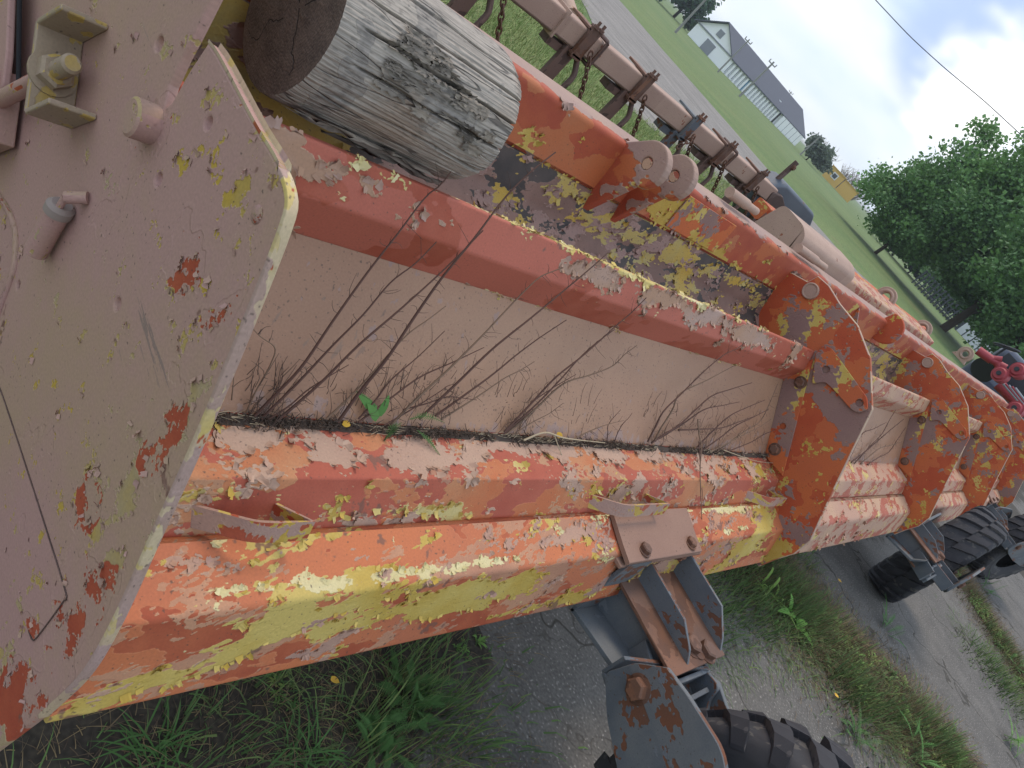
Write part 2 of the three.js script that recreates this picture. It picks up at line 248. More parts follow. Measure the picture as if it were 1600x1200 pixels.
const T_LB = paint({ w: 2048, h: 384, su: 2.7, sv: 0.42, seed: 11, base: [0xa64a2a, 0xb85d36], speck: 0.3, bloom: 0.7, bump: 0.003, layers: [
  { a: 0xc97040, b: 0xbd6a44, f: [4, 9], k: 0.10, t: 0.4, edge: 0.12, spots: [[0.25, 0.2, 0.35, 0.06, -0.3]] },
  { a: 0xb07a5c, b: 0xc08a66, f: [8, 13], k: -0.26, oct: 5, rag: 0.4, lf: 0.6, sh: 0.9, t: 0.6, edge: 0.2, spots: [[0.35, 0.23, 0.2, 0.03, 0.35], [1.3, 0.18, 0.25, 0.06, 0.4]] },
  { a: YEL, b: YELB, f: [6, 13], k: -0.34, sh: 1.2, oct: 4, rag: 0.3, t: 0.8, edge: 0.25, spots: [[0.55, 0.17, 0.27, 0.06, 0.68], [0.98, 0.18, 0.34, 0.075, 0.8], [0.2, 0.24, 0.3, 0.025, 0.42], [2.55, 0.12, 0.13, 0.2, 0.9], [1.9, 0.2, 0.4, 0.06, 0.25], [1.3, 0.25, 0.3, 0.02, 0.45]] },
  { a: CREAM, b: CREAMB, f: [11, 16], k: -0.62, oct: 4, rag: 0.4, t: 0.9, edge: 0, spots: [[0.42, 0.095, 0.22, 0.026, 0.75], [0.68, 0.097, 0.2, 0.022, 0.85], [0.86, 0.09, 0.12, 0.018, 0.6], [1.45, 0.05, 0.3, 0.06, 0.5], [2.2, 0.02, 0.4, 0.02, 0.8], [2.2, 0.09, 0.4, 0.02, 0.55], [0.2, 0.11, 0.12, 0.02, 0.35]] },
  { a: 0xbb9377, b: 0xa98271, f: [10, 16], k: -0.42, sh: 0.8, oct: 4, rag: 0.35, t: 1, edge: 0.3, spots: [[1.25, 0.06, 0.4, 0.05, 0.5], [2.0, 0.06, 0.4, 0.05, 0.4], [2.0, 0.19, 0.4, 0.05, 0.4], [0.24, 0.05, 0.06, 0.02, 0.4], [0.62, 0.09, 0.05, 0.015, 0.5], [1.5, 0.2, 0.2, 0.05, 0.25]] }] });
const T_U = paint({ w: 2048, h: 320, su: 2.7, sv: 0.34, seed: 23, base: [0xac4f38, 0xb65b42], speck: 0.24, bloom: 0.5, bump: 0.003, layers: [
  { a: 0xc0683a, b: 0xbf8054, f: [5, 10], k: -0.08, oct: 4, t: 0.4, edge: 0.1, spots: [[0.05, 0.17, 0.12, 0.05, 0.6], [0.2, 0.12, 0.15, 0.06, 0.3], [0.75, 0.17, 0.15, 0.04, 0.4], [1.2, 0.17, 0.2, 0.04, 0.35]] },
  { a: 0xb98862, b: 0xb17a5e, f: [9, 14], k: -0.3, oct: 5, rag: 0.45, lf: 0.6, t: 0.4, edge: 0.1 }, { a: YEL, b: CREAMB, f: [9, 15], k: -0.4, oct: 4, rag: 0.35, t: 0.7, edge: 0.1, spots: [[0.1, 0.04, 0.15, 0.04, 0.5], [0.65, 0.19, 0.14, 0.02, 0.6], [0.42, 0.2, 0.2, 0.015, 0.4], [1.42, 0.15, 0.1, 0.05, 0.35], [2.45, 0.08, 0.12, 0.06, 0.6]] },
  { a: 0xb28e78, b: 0xba9880, f: [8, 13], k: -0.2, oct: 4, rag: 0.35, t: 1, edge: 0.35, spots: [[0.35, 0.05, 0.16, 0.05, 0.4], [0.7, 0.05, 0.2, 0.06, 0.45], [1.1, 0.03, 0.4, 0.035, 0.4], [1.7, 0.05, 0.5, 0.05, 0.38], [0.5, 0.17, 0.3, 0.03, -0.3], [1.0, 0.18, 0.3, 0.03, -0.3], [2.1, 0.18, 0.5, 0.04, 0.15]] }] });
const T_UB = paint({ w: 2048, h: 320, su: 2.7, sv: 0.42, seed: 31, base: [0xb35a40, 0xa84a30], speck: 0.18, bloom: 0.3, bump: 0.003, layers: [
  { a: SALM, b: 0xb8604a, f: [3, 4], k: 0.1, t: 0.1, edge: 0 },
  { a: CREAM, b: YELB, f: [12, 18], k: -0.62, oct: 4, rag: 0.45, t: 0.8, edge: 0, spots: [[1.0, 0.02, 0.7, 0.035, 0.8], [1.6, 0.03, 0.7, 0.03, 0.7], [0.35, 0.05, 0.1, 0.02, 0.5], [0.9, 0.22, 0.6, 0.012, 0.6], [2.0, 0.22, 0.6, 0.012, 0.6]] },
  { a: PINKA, b: 0xb09080, f: [7, 11], k: -0.38, oct: 4, rag: 0.3, t: 1, edge: 0.4, spots: [[0.1, 0.09, 0.18, 0.06, 1.0], [0.35, 0.065, 0.12, 0.03, 0.5], [1.05, 0.08, 0.22, 0.04, 0.48], [1.5, 0.07, 0.4, 0.045, 0.5], [2.1, 0.07, 0.5, 0.04, 0.42], [1.3, 0.18, 1.5, 0.03, -0.35], [0.12, 0.2, 0.14, 0.03, 0.5]] }] });
const T_PANEL = paint({ w: 1536, h: 256, su: 2.7, sv: 0.4, seed: 41, base: [0x8f6a58, 0xa07a66], speck: 0.36, bump: 0.001, rough: 0.6, layers: [{ a: PINKA, b: PINKB, cf: 1.6, f: [16, 18], oct: 4, k: 0.78, t: 0.5, edge: 0.1 }, { a: 0x8c6c58, b: 0x977862, f: [80, 24], sh: 0.4, k: -0.66, lf: 0.5, t: 0.1, edge: 0 }, { a: 0x9a7c70, b: 0xa58677, f: [30, 22], k: -0.52, t: 0.1, edge: 0, spots: [[1.3, 0.3, 3, 0.035, 0.5]] }] });
const T_OR = paint({ w: 1536, h: 384, su: 2.8, sv: 0.6, seed: 53, base: [0xa8452a, 0xb4542f], speck: 0.16, bump: 0.0025, layers: [
  { a: 0xbd6232, b: 0xb86a40, f: [7, 9], k: -0.2, t: 0.2, edge: 0.05, spots: [[0.95, 0.16, 0.35, 0.05, 0.5], [1.3, 0.17, 0.2, 0.05, 0.4]] },
  { a: YEL, b: YELB, f: [8, 11], k: -0.42, oct: 4, rag: 0.3, t: 0.8, edge: 0.1, spots: [[1.0, 0.125, 0.5, 0.018, 0.7], [1.58, 0.18, 0.10, 0.07, 0.85], [2.0, 0.13, 0.5, 0.03, 0.6], [0.76, 0.26, 0.06, 0.03, 0.7], [0.2, 0.2, 0.12, 0.15, 0.5], [2.5, 0.14, 0.3, 0.03, 0.6], [1.4, 0.28, 3, 0.04, -0.3]] },
  { a: 0x9d7d72, b: 0xa88876, f: [7, 10], k: -0.45, sh: 0.5, oct: 4, t: 1, edge: 0.3, spots: [[1.75, 0.2, 0.12, 0.05, 0.55], [2.0, 0.17, 0.2, 0.04, 0.45], [1.4, 0.36, 6, 0.075, 1.6]] }] });
const T_TR = paint({ w: 1536, h: 256, su: 2.8, sv: 0.34, seed: 67, base: [0x36322f, 0x504640], speck: 0.3, bump: 0.003, layers: [
  { a: 0x8a6a5c, b: 0x75574a, f: [5, 9], k: 0.12, sh: 0.5, oct: 4, rag: 0.3, t: 0.6, edge: 0.1, spots: [[0.3, 0.12, 0.35, 0.3, -0.4]] },
  { a: YEL, b: 0xa8985c, f: [6, 12], k: -0.24, sh: 0.6, oct: 4, rag: 0.35, t: 0.8, edge: 0.15, spots: [[0.25, 0.14, 0.4, 0.25, 0.75], [1.35, 0.05, 0.3, 0.06, 0.3], [1.9, 0.08, 0.4, 0.08, 0.3]] },
  { a: 0x97776b, b: 0x8d7064, f: [7, 12], k: -0.18, sh: 0.5, oct: 4, rag: 0.3, t: 1, edge: 0.2 }] });
const T_BR = paint({ w: 768, h: 768, su: 1.1, sv: 1.1, seed: 71, base: [0xb4451f, 0xbb5025], speck: 0.25, bump: 0.002, layers: [
  { a: 0xc9632a, b: 0xbf5c2e, f: [6, 6], k: 0.05, t: 0.3, edge: 0.05 },
  { a: YEL, b: YELB, f: [9, 9], k: -0.28, oct: 5, rag: 0.35, t: 0.7, edge: 0.1, spots: [[0.1, 0.12, 0.12, 0.1, 0.6], [0.75, 0.75, 0.1, 0.1, 0.35]] },
  { a: 0x8c6a62, b: 0x957466, f: [8, 8], k: -0.22, oct: 5, rag: 0.35, t: 1, edge: 0.15, spots: [[0.62, 0.72, 0.16, 0.12, 0.5], [0.32, 0.7, 0.14, 0.12, 0.5], [0.4, 0.45, 0.2, 0.2, -0.2], [0.2, 0.25, 0.2, 0.2, -0.15]] }] });
const T_FAR = paint({ w: 1024, h: 320, su: 2.4, sv: 0.5, seed: 83, base: [0xa65238, 0xb0604a], speck: 0.3, bump: 0.003, layers: [
  { a: YEL, b: CREAMB, f: [7, 14], k: -0.26, sh: 0.7, oct: 4, rag: 0.3, t: 0.7, edge: 0.1 },
  { a: 0xbf9878, b: 0xb68c74, f: [9, 14], k: 0.08, sh: 0.7, oct: 4, rag: 0.35, t: 1, edge: 0.35 }] });
const T_DUST = paint({ w: 512, h: 512, su: 0.8, sv: 0.8, seed: 91, base: [0x8a6554, 0x94543a], speck: 0.2, bump: 0.001, layers: [{ a: 0xb2937f, b: 0xa88876, f: [6, 6], k: 0.5, oct: 4, t: 0.6, edge: 0.15 }] });
const T_RUSTY = paint({ w: 512, h: 512, su: 0.6, sv: 0.6, seed: 97, base: [0x5a3c2e, 0x70472f], speck: 0.3, bump: 0.0012, layers: [{ a: 0x6a4d3f, b: 0x84583f, f: [9, 9], k: 0.05, oct: 4, t: 0.4, edge: 0 }] });
const T_BLUE = paint({ w: 768, h: 768, su: 0.6, sv: 0.6, seed: 101, base: [0x6d4a38, 0x7c4a30], speck: 0.28, bump: 0.0012, layers: [{ a: 0x5b6269, b: 0x6c7072, f: [6, 8], k: 0.27, oct: 5, rag: 0.4, t: 0.6, edge: 0.03, cf: 5 }, { a: 0x70757a, b: 0x5d6670, f: [16, 20], k: -0.4, t: 0.2, edge: 0 }] });
const T_BROWN = paint({ w: 256, h: 256, su: 0.5, sv: 0.5, seed: 107, base: [0x4f3b33, 0x5c443a], speck: 0.3, bump: 0.001, layers: [{ a: 0x665049, b: 0x75594d, f: [7, 7], k: 0, oct: 3, t: 0.3, edge: 0 }] });
const mtile = (T) => { const m = T.mat.clone(); m.map = T.map.clone(); m.bumpMap = T.bm.clone(); m.map.repeat.set(1 / T.su, 1 / T.sv); m.bumpMap.repeat.set(1 / T.su, 1 / T.sv); m.map.needsUpdate = m.bumpMap.needsUpdate = true; return m; };
const M_DUST = mtile(T_DUST), M_RUSTY = mtile(T_RUSTY), M_BLUE = mtile(T_BLUE), M_BROWN = mtile(T_BROWN), M_BRT = mtile(T_BR), M_FART = mtile(T_FAR), M_PLT = mtile(T_PLATE);
const M_RUBBER = (() => { const T = paint({ w: 512, h: 512, su: 0.5, sv: 0.5, seed: 113, base: [0x313135, 0x3a3a3d], speck: 0.05, bump: 0.0008, rough: 0.8, layers: [{ a: 0x57534e, b: 0x454447, f: [7, 7], rag: 0.5, k: -0.12, oct: 4, t: 0.1, edge: 0 }] }); return mtile(T); })();
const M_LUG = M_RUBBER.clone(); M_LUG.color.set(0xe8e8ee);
const M_DARK = new THREE.MeshStandardMaterial({ color: 0x1a1a1c, roughness: 0.9 });

// ================================================================ the big implement
const big = thing('farm_implement', 'long steel farm implement in peeling orange, yellow and pink paint on black wheels', 'farm machine');
// ---- near end plate
const E = (px, py) => onX(px, py, X0);
const rimPts = [E(325, 66), E(338, 84), E(400, 200), E(430, 250), E(446, 290), E(449, 318), E(440, 352), E(325, 640), E(235, 843), E(170, 985), E(128, 1055), E(60, 1122)];
{
  const low = [[0.40, 0.36], [0.42, 0.30], [0.6, 0.25], [1.75, 0.30], [1.75, 1.62], [0.98, 1.62]];
  const slot = [E(345, -30), E(330, 0), E(300, 60), E(284, 90), E(265, 132), E(256, 170), E(268, 160), E(296, 110)];
  const poly = [...rimPts, ...low, ...slot];
  const hole = (px, py, r) => [...E(px, py), r, r];
  const g = plateX(poly, X0, 0.014, { bevel: 0.0035, T: T_PLATE, l0: 0.3, h0: 0.15, holes: [hole(247, 280, 0.0085), hole(183, 475, 0.0085), hole(248, 68, 0.010), hole(325, 192, 0.008), hole(28, 445, 0.007)] });
  const pl = mesh('end_plate', g, T_PLATE.mat, big, 'mauve dusty end plate with a pale chipped rim');
  const surf = (u, v) => ({ p: V(X0 - 0.0005, u + 0.3, v + 0.15), du: new THREE.Vector3(0, 0, -1), dv: new THREE.Vector3(0, 1, 0), n: new THREE.Vector3(-1, 0, 0) });
  const inside = (u, v) => { const l = u + 0.3, h = v + 0.15; let c = false; for (let i = 0, j = poly.length - 1; i < poly.length; j = i++) { const a = poly[i], b = poly[j]; if ((a[1] > h) !== (b[1] > h) && l < (b[0] - a[0]) * (h - a[1]) / (b[1] - a[1]) + a[0]) c = !c; } return c; };
  flakes(T_PLATE, [0, 1], surf, 380, 0.0062, pl, 5, inside);
  // rim strip in pale chipped cream: the plate's bare edge, painted over
  const T_RIM = paint({ w: 512, h: 128, su: 1.0, sv: 0.1, seed: 131, base: [0xa04528, 0xb35a30], speck: 0.35, bump: 0.0015, layers: [{ a: 0xc2ab84, b: YELB, f: [16, 30], k: 0.25, t: 0.6, edge: 0 }, { a: 0xc9b58c, b: 0xb89c80, f: [14, 30], oct: 4, k: 0.22, t: 1, edge: 0 }, { a: 0xb0928a, b: 0xa88a78, f: [9, 14], oct: 4, k: 0.05, t: 1, edge: 0, spots: [[0.1, 0.05, 0.26, 1, -0.8]] }] });
  const rp = [], nr = 60; { const c = new THREE.CatmullRomCurve3(rimPts.map(p => V(X0, p[0], p[1])), false, 'centripetal'); for (let i = 0; i <= nr * 2; i++) rp.push(c.getPointAt(i / nr / 2)); }
  const pos = [], uv = [], idx = []; let s = 0; const K = [[-0.0006, -0.004], [-0.0004, 0.0002], [0.0008, 0.0012], [0.012, 0.0012], [0.0135, 0.0002], [0.0138, -0.006]];
  rp.forEach((p, i) => { const a = rp[Math.max(0, i - 1)], b = rp[Math.min(rp.length - 1, i + 1)], t = b.clone().sub(a).normalize(), n = new THREE.Vector3(0, -t.z, t.y); if (n.z < 0) n.negate(); if (i) s += p.distanceTo(rp[i - 1]); for (const k of K) { pos.push(p.x + k[0], p.y + n.y * k[1], p.z + n.z * k[1]); uv.push(s, (k[0] + 0.01) / 0.1); } });
  for (let i = 0; i < rp.length - 1; i++) for (let k = 0; k < K.length - 1; k++) { const A = i * K.length + k, B = A + K.length; idx.push(A, B, A + 1, A + 1, B, B + 1); }
  const rg = new THREE.BufferGeometry(); rg.setAttribute('position', new THREE.Float32BufferAttribute(pos, 3)); rg.setAttribute('uv', new THREE.Float32BufferAttribute(uv, 2)); rg.setIndex(idx); rg.computeVertexNormals();
  mesh('plate_rim', rg, T_RIM.mat, pl, 'pale cream chipped edge of the end plate');
  // welded patch plate
  mesh('patch_plate', plateX(round([E(-30, 560), E(0, 605), E(52, 760), E(104, 925), E(100, 940), E(55, 1000), E(46, 985), E(-40, 800)], 0.004), X0 - 0.0015, 0.002, { bevel: 0.0004, T: T_PLATE, l0: 0.34, h0: 0.2 }), T_PLATE.mat, pl);
  mesh('patch_seam', tube([E(-30, 560), E(0, 605), E(52, 760), E(104, 925), E(100, 940), E(55, 1000), E(46, 985)].map(p => V(X0 - 0.0012, p[0], p[1])), 0.001, 6, 90), M_BROWN, pl);
  // overlapping plate at the far left
  mesh('side_plate', plateX(round([E(57, -60), E(52, 100), E(46, 152), E(28, 168), E(-60, 160), E(-80, -80)], 0.01), X0 - 0.04, 0.012, { bevel: 0.003, T: T_PLATE, l0: 0.5, h0: 0.1 }), T_PLATE.mat, pl);
  mesh('side_plate_rib', cyl(V(X0 - 0.03, ...E(62, -60)), V(X0 - 0.02, ...E(50, 160)), 0.004, 8), M_DARK, pl);
  mesh('weld_bead', tube([E(-5, 300), E(18, 335), E(27, 370), E(24, 420), E(4, 475), E(-10, 520)].map(p => V(X0 - 0.001, p[0], p[1])), 0.006, 8), M_PLT, pl);
  // folded U clip with a nut and stud
  const A0 = E(0, 200), A1 = E(180, 120), al = Math.hypot(A1[0] - A0[0], A1[1] - A0[1]), av = [(A1[0] - A0[0]) / al, (A1[1] - A0[1]) / al], bv = [-av[1], av[0]].map(x => x * (av[0] > 0 ? 1 : -1));
  const c = E(128, 128), ang = Math.atan2(av[1], -av[0]);            // a runs along the rod, b across it, dep stands off the plate
  const loc = (a, b, dep) => V(X0 - dep, c[0] + av[0] * a + bv[0] * b, c[1] + av[1] * a + bv[1] * b);
  const bar = (a, b, dep, sa_, sb, sd) => { const g = new RoundedBoxGeometry(sd, sb, sa_, 2, 0.003); const p = loc(a, b, dep); g.applyMatrix4(new THREE.Matrix4().makeBasis(new THREE.Vector3(1, 0, 0), new THREE.Vector3(0, bv[1], -bv[0]), new THREE.Vector3(0, av[1], -av[0]).multiplyScalar(new THREE.Vector3(1, 0, 0).cross(new THREE.Vector3(0, bv[1], -bv[0])).dot(new THREE.Vector3(0, av[1], -av[0])) > 0 ? 1 : -1))); g.translate(p.x, p.y, p.z); return boxUV(g); };
  const M_CLIP = mtile(paint({ w: 256, h: 256, su: 0.25, sv: 0.25, seed: 139, base: [0xa9482a, 0xb3573a], speck: 0.3, bump: 0.0012, layers: [{ a: YEL, b: KHAKI, f: [14, 16], k: 0.5, t: 0.6, edge: 0 }, { a: 0xa78c80, b: 0x9f8a70, f: [16, 17], k: 0.22, oct: 4, t: 1, edge: 0.2 }] }));
  const clip = mesh('clip_bracket', merge([bar(-0.015, 0, 0.032, 0.009, 0.135, 0.064), bar(0.028, 0.066, 0.032, 0.085, 0.009, 0.064), bar(0.028, -0.066, 0.032, 0.085, 0.009, 0.064)]), M_CLIP, pl, 'folded clip bracket with orange chips on its edges');
  const ad = new THREE.Vector3(0, av[1], -av[0]), p0 = loc(-0.01, 0.0, 0.036);
  mesh('nut', boxUV(hexBolt(p0, ad, 0.026, 0.022)), M_CLIP, clip);
  mesh('stud', boxUV(merge([cyl(p0, loc(0.055, 0, 0.036), 0.0145, 18), cyl(loc(0.055, 0, 0.036), loc(0.059, 0, 0.036), 0.0145, 18, 0.011)])), M_CLIP, clip);
  const rd = mesh('rod', boxUV(cyl(loc(-0.33, 0, 0.036), loc(-0.016, 0, 0.036), 0.0135, 16)), M_PLT, pl);
  mesh('rod_block', bar(-0.30, -0.01, 0.032, 0.16, 0.12, 0.05), M_PLT, rd);
  // round plug
  const pg = E(240, 195);
  mesh('plug', boxUV(merge([cyl(V(X0, ...pg), V(X0 - 0.028, ...pg), 0.026, 28), cyl(V(X0 - 0.028, ...pg), V(X0 - 0.031, ...pg), 0.026, 28, 0.022)])), M_PLT, pl, 'round plug with an orange chip');
  // greasing cup: a cap and barrel lying against the plate, with a short nipple
  const a0 = V(X0 - 0.019, ...E(78, 398)), a1 = V(X0 - 0.019, ...E(112, 338)), dd = a1.clone().sub(a0).normalize();
  const cup = mesh('grease_cup', boxUV(cyl(a0, a1, 0.0165, 22)), M_PLT, pl, 'mauve painted grease cup');
  mesh('cup_cap', boxUV(merge([cyl(a1, a1.clone().addScaledVector(dd, 0.012), 0.0195, 22), cyl(a1.clone().addScaledVector(dd, 0.012), a1.clone().addScaledVector(dd, 0.018), 0.0195, 22, 0.014)])), new THREE.MeshStandardMaterial({ color: 0x8d7f76, roughness: 0.8 }), cup);
  mesh('nipple', boxUV(merge([cyl(V(X0 - 0.002, ...E(140, 310)), V(X0 - 0.024, ...E(130, 316)), 0.009, 14), cyl(V(X0 - 0.024, ...E(130, 316)), V(X0 - 0.024, ...E(118, 335)), 0.005, 10)])), M_PLT, cup);
  mesh('rivet', new THREE.SphereGeometry(0.011, 16, 8).scale(0.35, 1, 1).translate(X0, E(402, 335)[1], -E(402, 335)[0]), M_PLT, pl);
}
// ---- long sections of the first bay
const PUB = [[0.963, 1.205], [0.926, 1.220], [0.888, 1.146], [0.910, 1.056], [0.965, 1.05]];
const PU = [[0.712, 0.826], [0.706, 0.818], [0.595, 0.808], [0.544, 0.723], [0.56, 0.71], [0.70, 0.70]];
const PLB = [[0.540, 0.735], [0.428, 0.706], [0.367, 0.554], [0.47, 0.50], [0.60, 0.62]];
const PPN = [[0.912, 1.06], [0.706, 0.818], [0.712, 0.812], [0.918, 1.054]];
const POR = [[1.235, 1.235], [1.256, 1.39], [1.37, 1.392], [1.36, 1.10]];
const PTR = [[1.236, 1.244], [1.20, 1.14], [1.12, 1.085], [0.97, 1.07], [0.97, 1.062], [1.122, 1.077], [1.207, 1.133], [1.244, 1.24]];
function bay(name, prof, T, xa, xb, o, label) { const g = prism(prof, xa, xb, T, o); return [mesh(name, g, T.mat, big, label), g]; }
const XE = X0 + 0.012;
{
  const [ub, gub] = bay('upper_beam', PUB, T_UB, XE, X1, { u0: X0, r: 0.006 }, 'salmon red upper beam with pink flakes');
  flakes(T_UB, [1, 2], gub.userData.surf, 620, 0.0095, ub, 7, (u, v) => v < 0.225);
  const [u, gu] = bay('channel', PU, T_U, XE, X1 - 0.01, { u0: X0, r: 0.004 }, 'red channel under the panel with pink flakes');
  flakes(T_U, [2, 3], gu.userData.surf, 620, 0.010, u, 8, (a, v) => v < 0.22);
  const [lb, glb] = bay('lower_beam', PLB, T_LB, XE, X1 + 0.2, { u0: X0, r: 0.009 }, 'orange and yellow lower beam');
  flakes(T_LB, [2, 3, 4], glb.userData.surf, 900, 0.0072, lb, 9, (a, v) => v < 0.262);
  const [pn] = bay('panel', PPN, T_PANEL, XE, X1, { u0: X0, r: 0.001 }, 'smooth dusty pink sloping panel');
  const [ob, gob] = bay('rear_beam', POR, T_OR, 0.58, X1 + MOD * 3 + 0.3, { u0: 0.45, v0: 0.12, r: 0.016 }, 'orange rear beam with dusty top');
  flakes(T_OR, [1, 2], gob.userData.surf, 320, 0.010, ob, 10, (a, v) => v < 0.30);
  const [tr, gtr] = bay('trough', PTR, T_TR, 0.5, X1 + MOD * 3, { u0: 0.45, r: 0.02 }, 'brown and yellow weathered trough sheet');
  flakes(T_TR, [1, 2], gtr.userData.surf, 420, 0.010, tr, 12, (a, v) => v < 0.27 && a < 2.7);
  // loops of flat bar welded to the channel
  const outN = [-(0.808 - 0.723), -(0.595 - 0.544) * -1]; const nl = Math.hypot(outN[0], outN[1]);
  const OL = -0.857, OH = 0.515;                      // outward from the channel face
  const loop = (xs, xe, hl) => {
    const f = t => [0.595 - 0.051 * t, 0.808 - 0.085 * t];
    const pts = [[xs, 0], [xs + 0.03, 0.024], [xs + 0.075, 0.060], [xs + 0.11, 0.068], [xe, 0.068], [xe - 0.03, 0.0]];
    const path = [], c = new THREE.CatmullRomCurve3(pts.slice(0, 4).map(p => new THREE.Vector3(p[0], p[1], 0))); for (let i = 0; i <= 14; i++) { const q = c.getPoint(i / 14); path.push([q.x, q.y]); } path.push(pts[4], pts[5]);
    const t0 = 0.45, wv = 0.027, th = 0.008, pos = [], idx = [];
    path.forEach((p, i) => { const a = path[Math.max(0, i - 1)], b = path[Math.min(path.length - 1, i + 1)], L = Math.hypot(b[0] - a[0], b[1] - a[1]), nx = -(b[1] - a[1]) / L, ny = (b[0] - a[0]) / L; for (const [s, q] of [[0, 0], [1, 0], [1, 1], [0, 1]]) { const ox = p[0] - nx * th * s, oy = p[1] - ny * th * s, f0 = f(t0 + (q ? 0.26 : 0)); pos.push(ox, f0[1] + OH * oy - q * 0.014, -(f0[0] + OL * oy)); } });
    for (let i = 0; i < path.length - 1; i++) for (let k = 0; k < 4; k++) { const A = i * 4 + k, A2 = i * 4 + (k + 1) % 4; idx.push(A, A + 4, A2, A2, A + 4, A2 + 4); }
    idx.push(0, 1, 2, 0, 2, 3); const e = (path.length - 1) * 4; idx.push(e, e + 2, e + 1, e, e + 3, e + 2);
    let g = new THREE.BufferGeometry(); g.setAttribute('position', new THREE.Float32BufferAttribute(pos, 3)); g.setIndex(idx); g = g.toNonIndexed(); g.computeVertexNormals(); return boxUV(g);
  };
  for (const [a, b] of [[0.615, 0.795], [1.72, 2.05], [2.80, 3.05]]) mesh('loop_handle', loop(a, b), M_RIMT(), u);
  // hinge tabs that stand out of the rear beam
  for (const [x, sh, a] of [[1.70, 0, 0], [1.84, 1, 0.02]]) {
    const q = sh ? onX(1052, 275, x) : onX(1010, 255, x), R = 0.062, pts = [];
    for (let i = 0; i <= 14; i++) { const t = -2.2 + i / 14 * 3.5; pts.push([q[0] - Math.cos(t + 0.9) * R, q[1] + Math.sin(t + 0.9) * R]); }
    const poly = [[1.30, 1.36], ...pts.reverse(), [1.25, 1.12]].map(p => [p[0], p[1]]);
    mesh('hinge_tab', plateX(poly, x, 0.03, { bevel: 0.004, holes: [[q[0], q[1], 0.017, 0.017]], T: T_OR, l0: 0.9, h0: 1.1 }), T_OR.mat, ob);
    mesh('hinge_pin', boxUV(cyl(V(x + 0.004, q[0], q[1]), V(x + 0.05, q[0], q[1]), 0.0155, 16)), M_FART, ob);
  }
  // thin welded cover plate on the orange face
  { const g = new RoundedBoxGeometry(0.36, 0.115, 0.006, 1, 0.002); g.rotateX(-0.135); g.translate(2.28, 1.315, -1.2425); mesh('cover_plate', boxUV(g), M_BRT, ob); }
}
function M_RIMT() { return M_RIMT.m ??= mtile(paint({ w: 256, h: 256, su: 0.25, sv: 0.25, seed: 137, base: [0xa9482a, 0xb3573a], speck: 0.3, bump: 0.0012, layers: [{ a: YEL, b: YELB, f: [22, 26], k: 0.12, t: 0.6, edge: 0 }, { a: 0xa98678, b: 0xb8967f, f: [16, 20], k: 0.02, oct: 4, t: 1, edge: 0.2 }] })); }
// ---- brackets that cross the sections, and the further bays
const B1 = (px, py) => onX(px, py, X1);
const outB = [B1(1262, 440), B1(1278, 431), B1(1295, 446), B1(1312, 474), B1(1340, 508), B1(1360, 560), B1(1363, 640), B1(1331, 705), B1(1300, 770), B1(1266, 845), B1(1240, 866)];
const plB = [...outB, [0.352, 0.60], [0.362, 0.535], [0.48, 0.52], [0.72, 0.68], [1.0, 0.93], [1.24, 1.08], [1.275, 1.33]];
const reinf = round([B1(1270, 600), B1(1276, 552), B1(1290, 540), B1(1301, 545), B1(1356, 622), B1(1357, 640), B1(1342, 646), B1(1331, 640), B1(1302, 607), B1(1290, 597)], 0.012);
const strip = [[0.912, 1.06], [0.905, 1.20], [0.600, 0.83], [0.706, 0.818]];
const M_EDGE = mtile(paint({ w: 256, h: 256, su: 0.3, sv: 0.3, seed: 141, base: [0xa9522f, 0xb3603a], speck: 0.3, bump: 0.001, layers: [{ a: 0xc2a686, b: 0xb3907c, f: [12, 12], k: 0.25, oct: 4, t: 1, edge: 0 }] }));
function bracket(i) {
  const x = X1 + i * MOD, q = B1(1267, 455);
  const br = mesh('bracket', plateX(plB, x, 0.02, { bevel: 0.003, T: T_BR, l0: 0.3 + 0.17 * i, h0: 0.5 - 0.1 * i }), [T_BR.mat, M_EDGE], big, i ? undefined : 'nearest orange and mauve cross bracket');
  const rh = [B1(1292, 578), B1(1344, 630)];
  mesh('reinforcing_plate', plateX(reinf, x - 0.013, 0.0125, { bevel: 0.002, holes: rh.map(p => [p[0], p[1], 0.015]), T: T_BR, l0: 0.05, h0: 0.45 }), T_BR.mat, br);
  mesh('flange_strip', plateX(strip, x - 0.010, 0.0095, { bevel: 0.002, T: T_BR, l0: 0.1, h0: 0.3, holes: i ? [] : [[...B1(1224, 666), 0.013]] }), T_BR.mat, br);
  mesh('boss', boxUV(merge([cyl(V(x - 0.008, ...q), V(x, ...q), 0.034, 26), new THREE.TorusGeometry(0.03, 0.004, 8, 26).rotateY(Math.PI / 2).translate(x - 0.008, q[1], -q[0])])), M_DUST, br);
  for (const [px, py] of [[1252, 598], [1212, 702]]) { const p = B1(px, py); mesh('bolt', boxUV(hexBolt(V(x - 0.010, ...p), new THREE.Vector3(-1, 0, 0), 0.020, 0.014)), M_RUSTY, br); }
  // gusset fins behind the bracket, welded to the rear beam
  for (const [dx, k] of [[0.55, 0], [0.95, 1]]) mesh('gusset', plateX([[1.25, 1.37], [1.0, 1.12], [0.98, 0.98], [1.24, 1.10]], x + dx, 0.012, { bevel: 0.002, T: T_BR, l0: 0.4, h0: 0.6 }), T_BR.mat, br);
  return br;
}
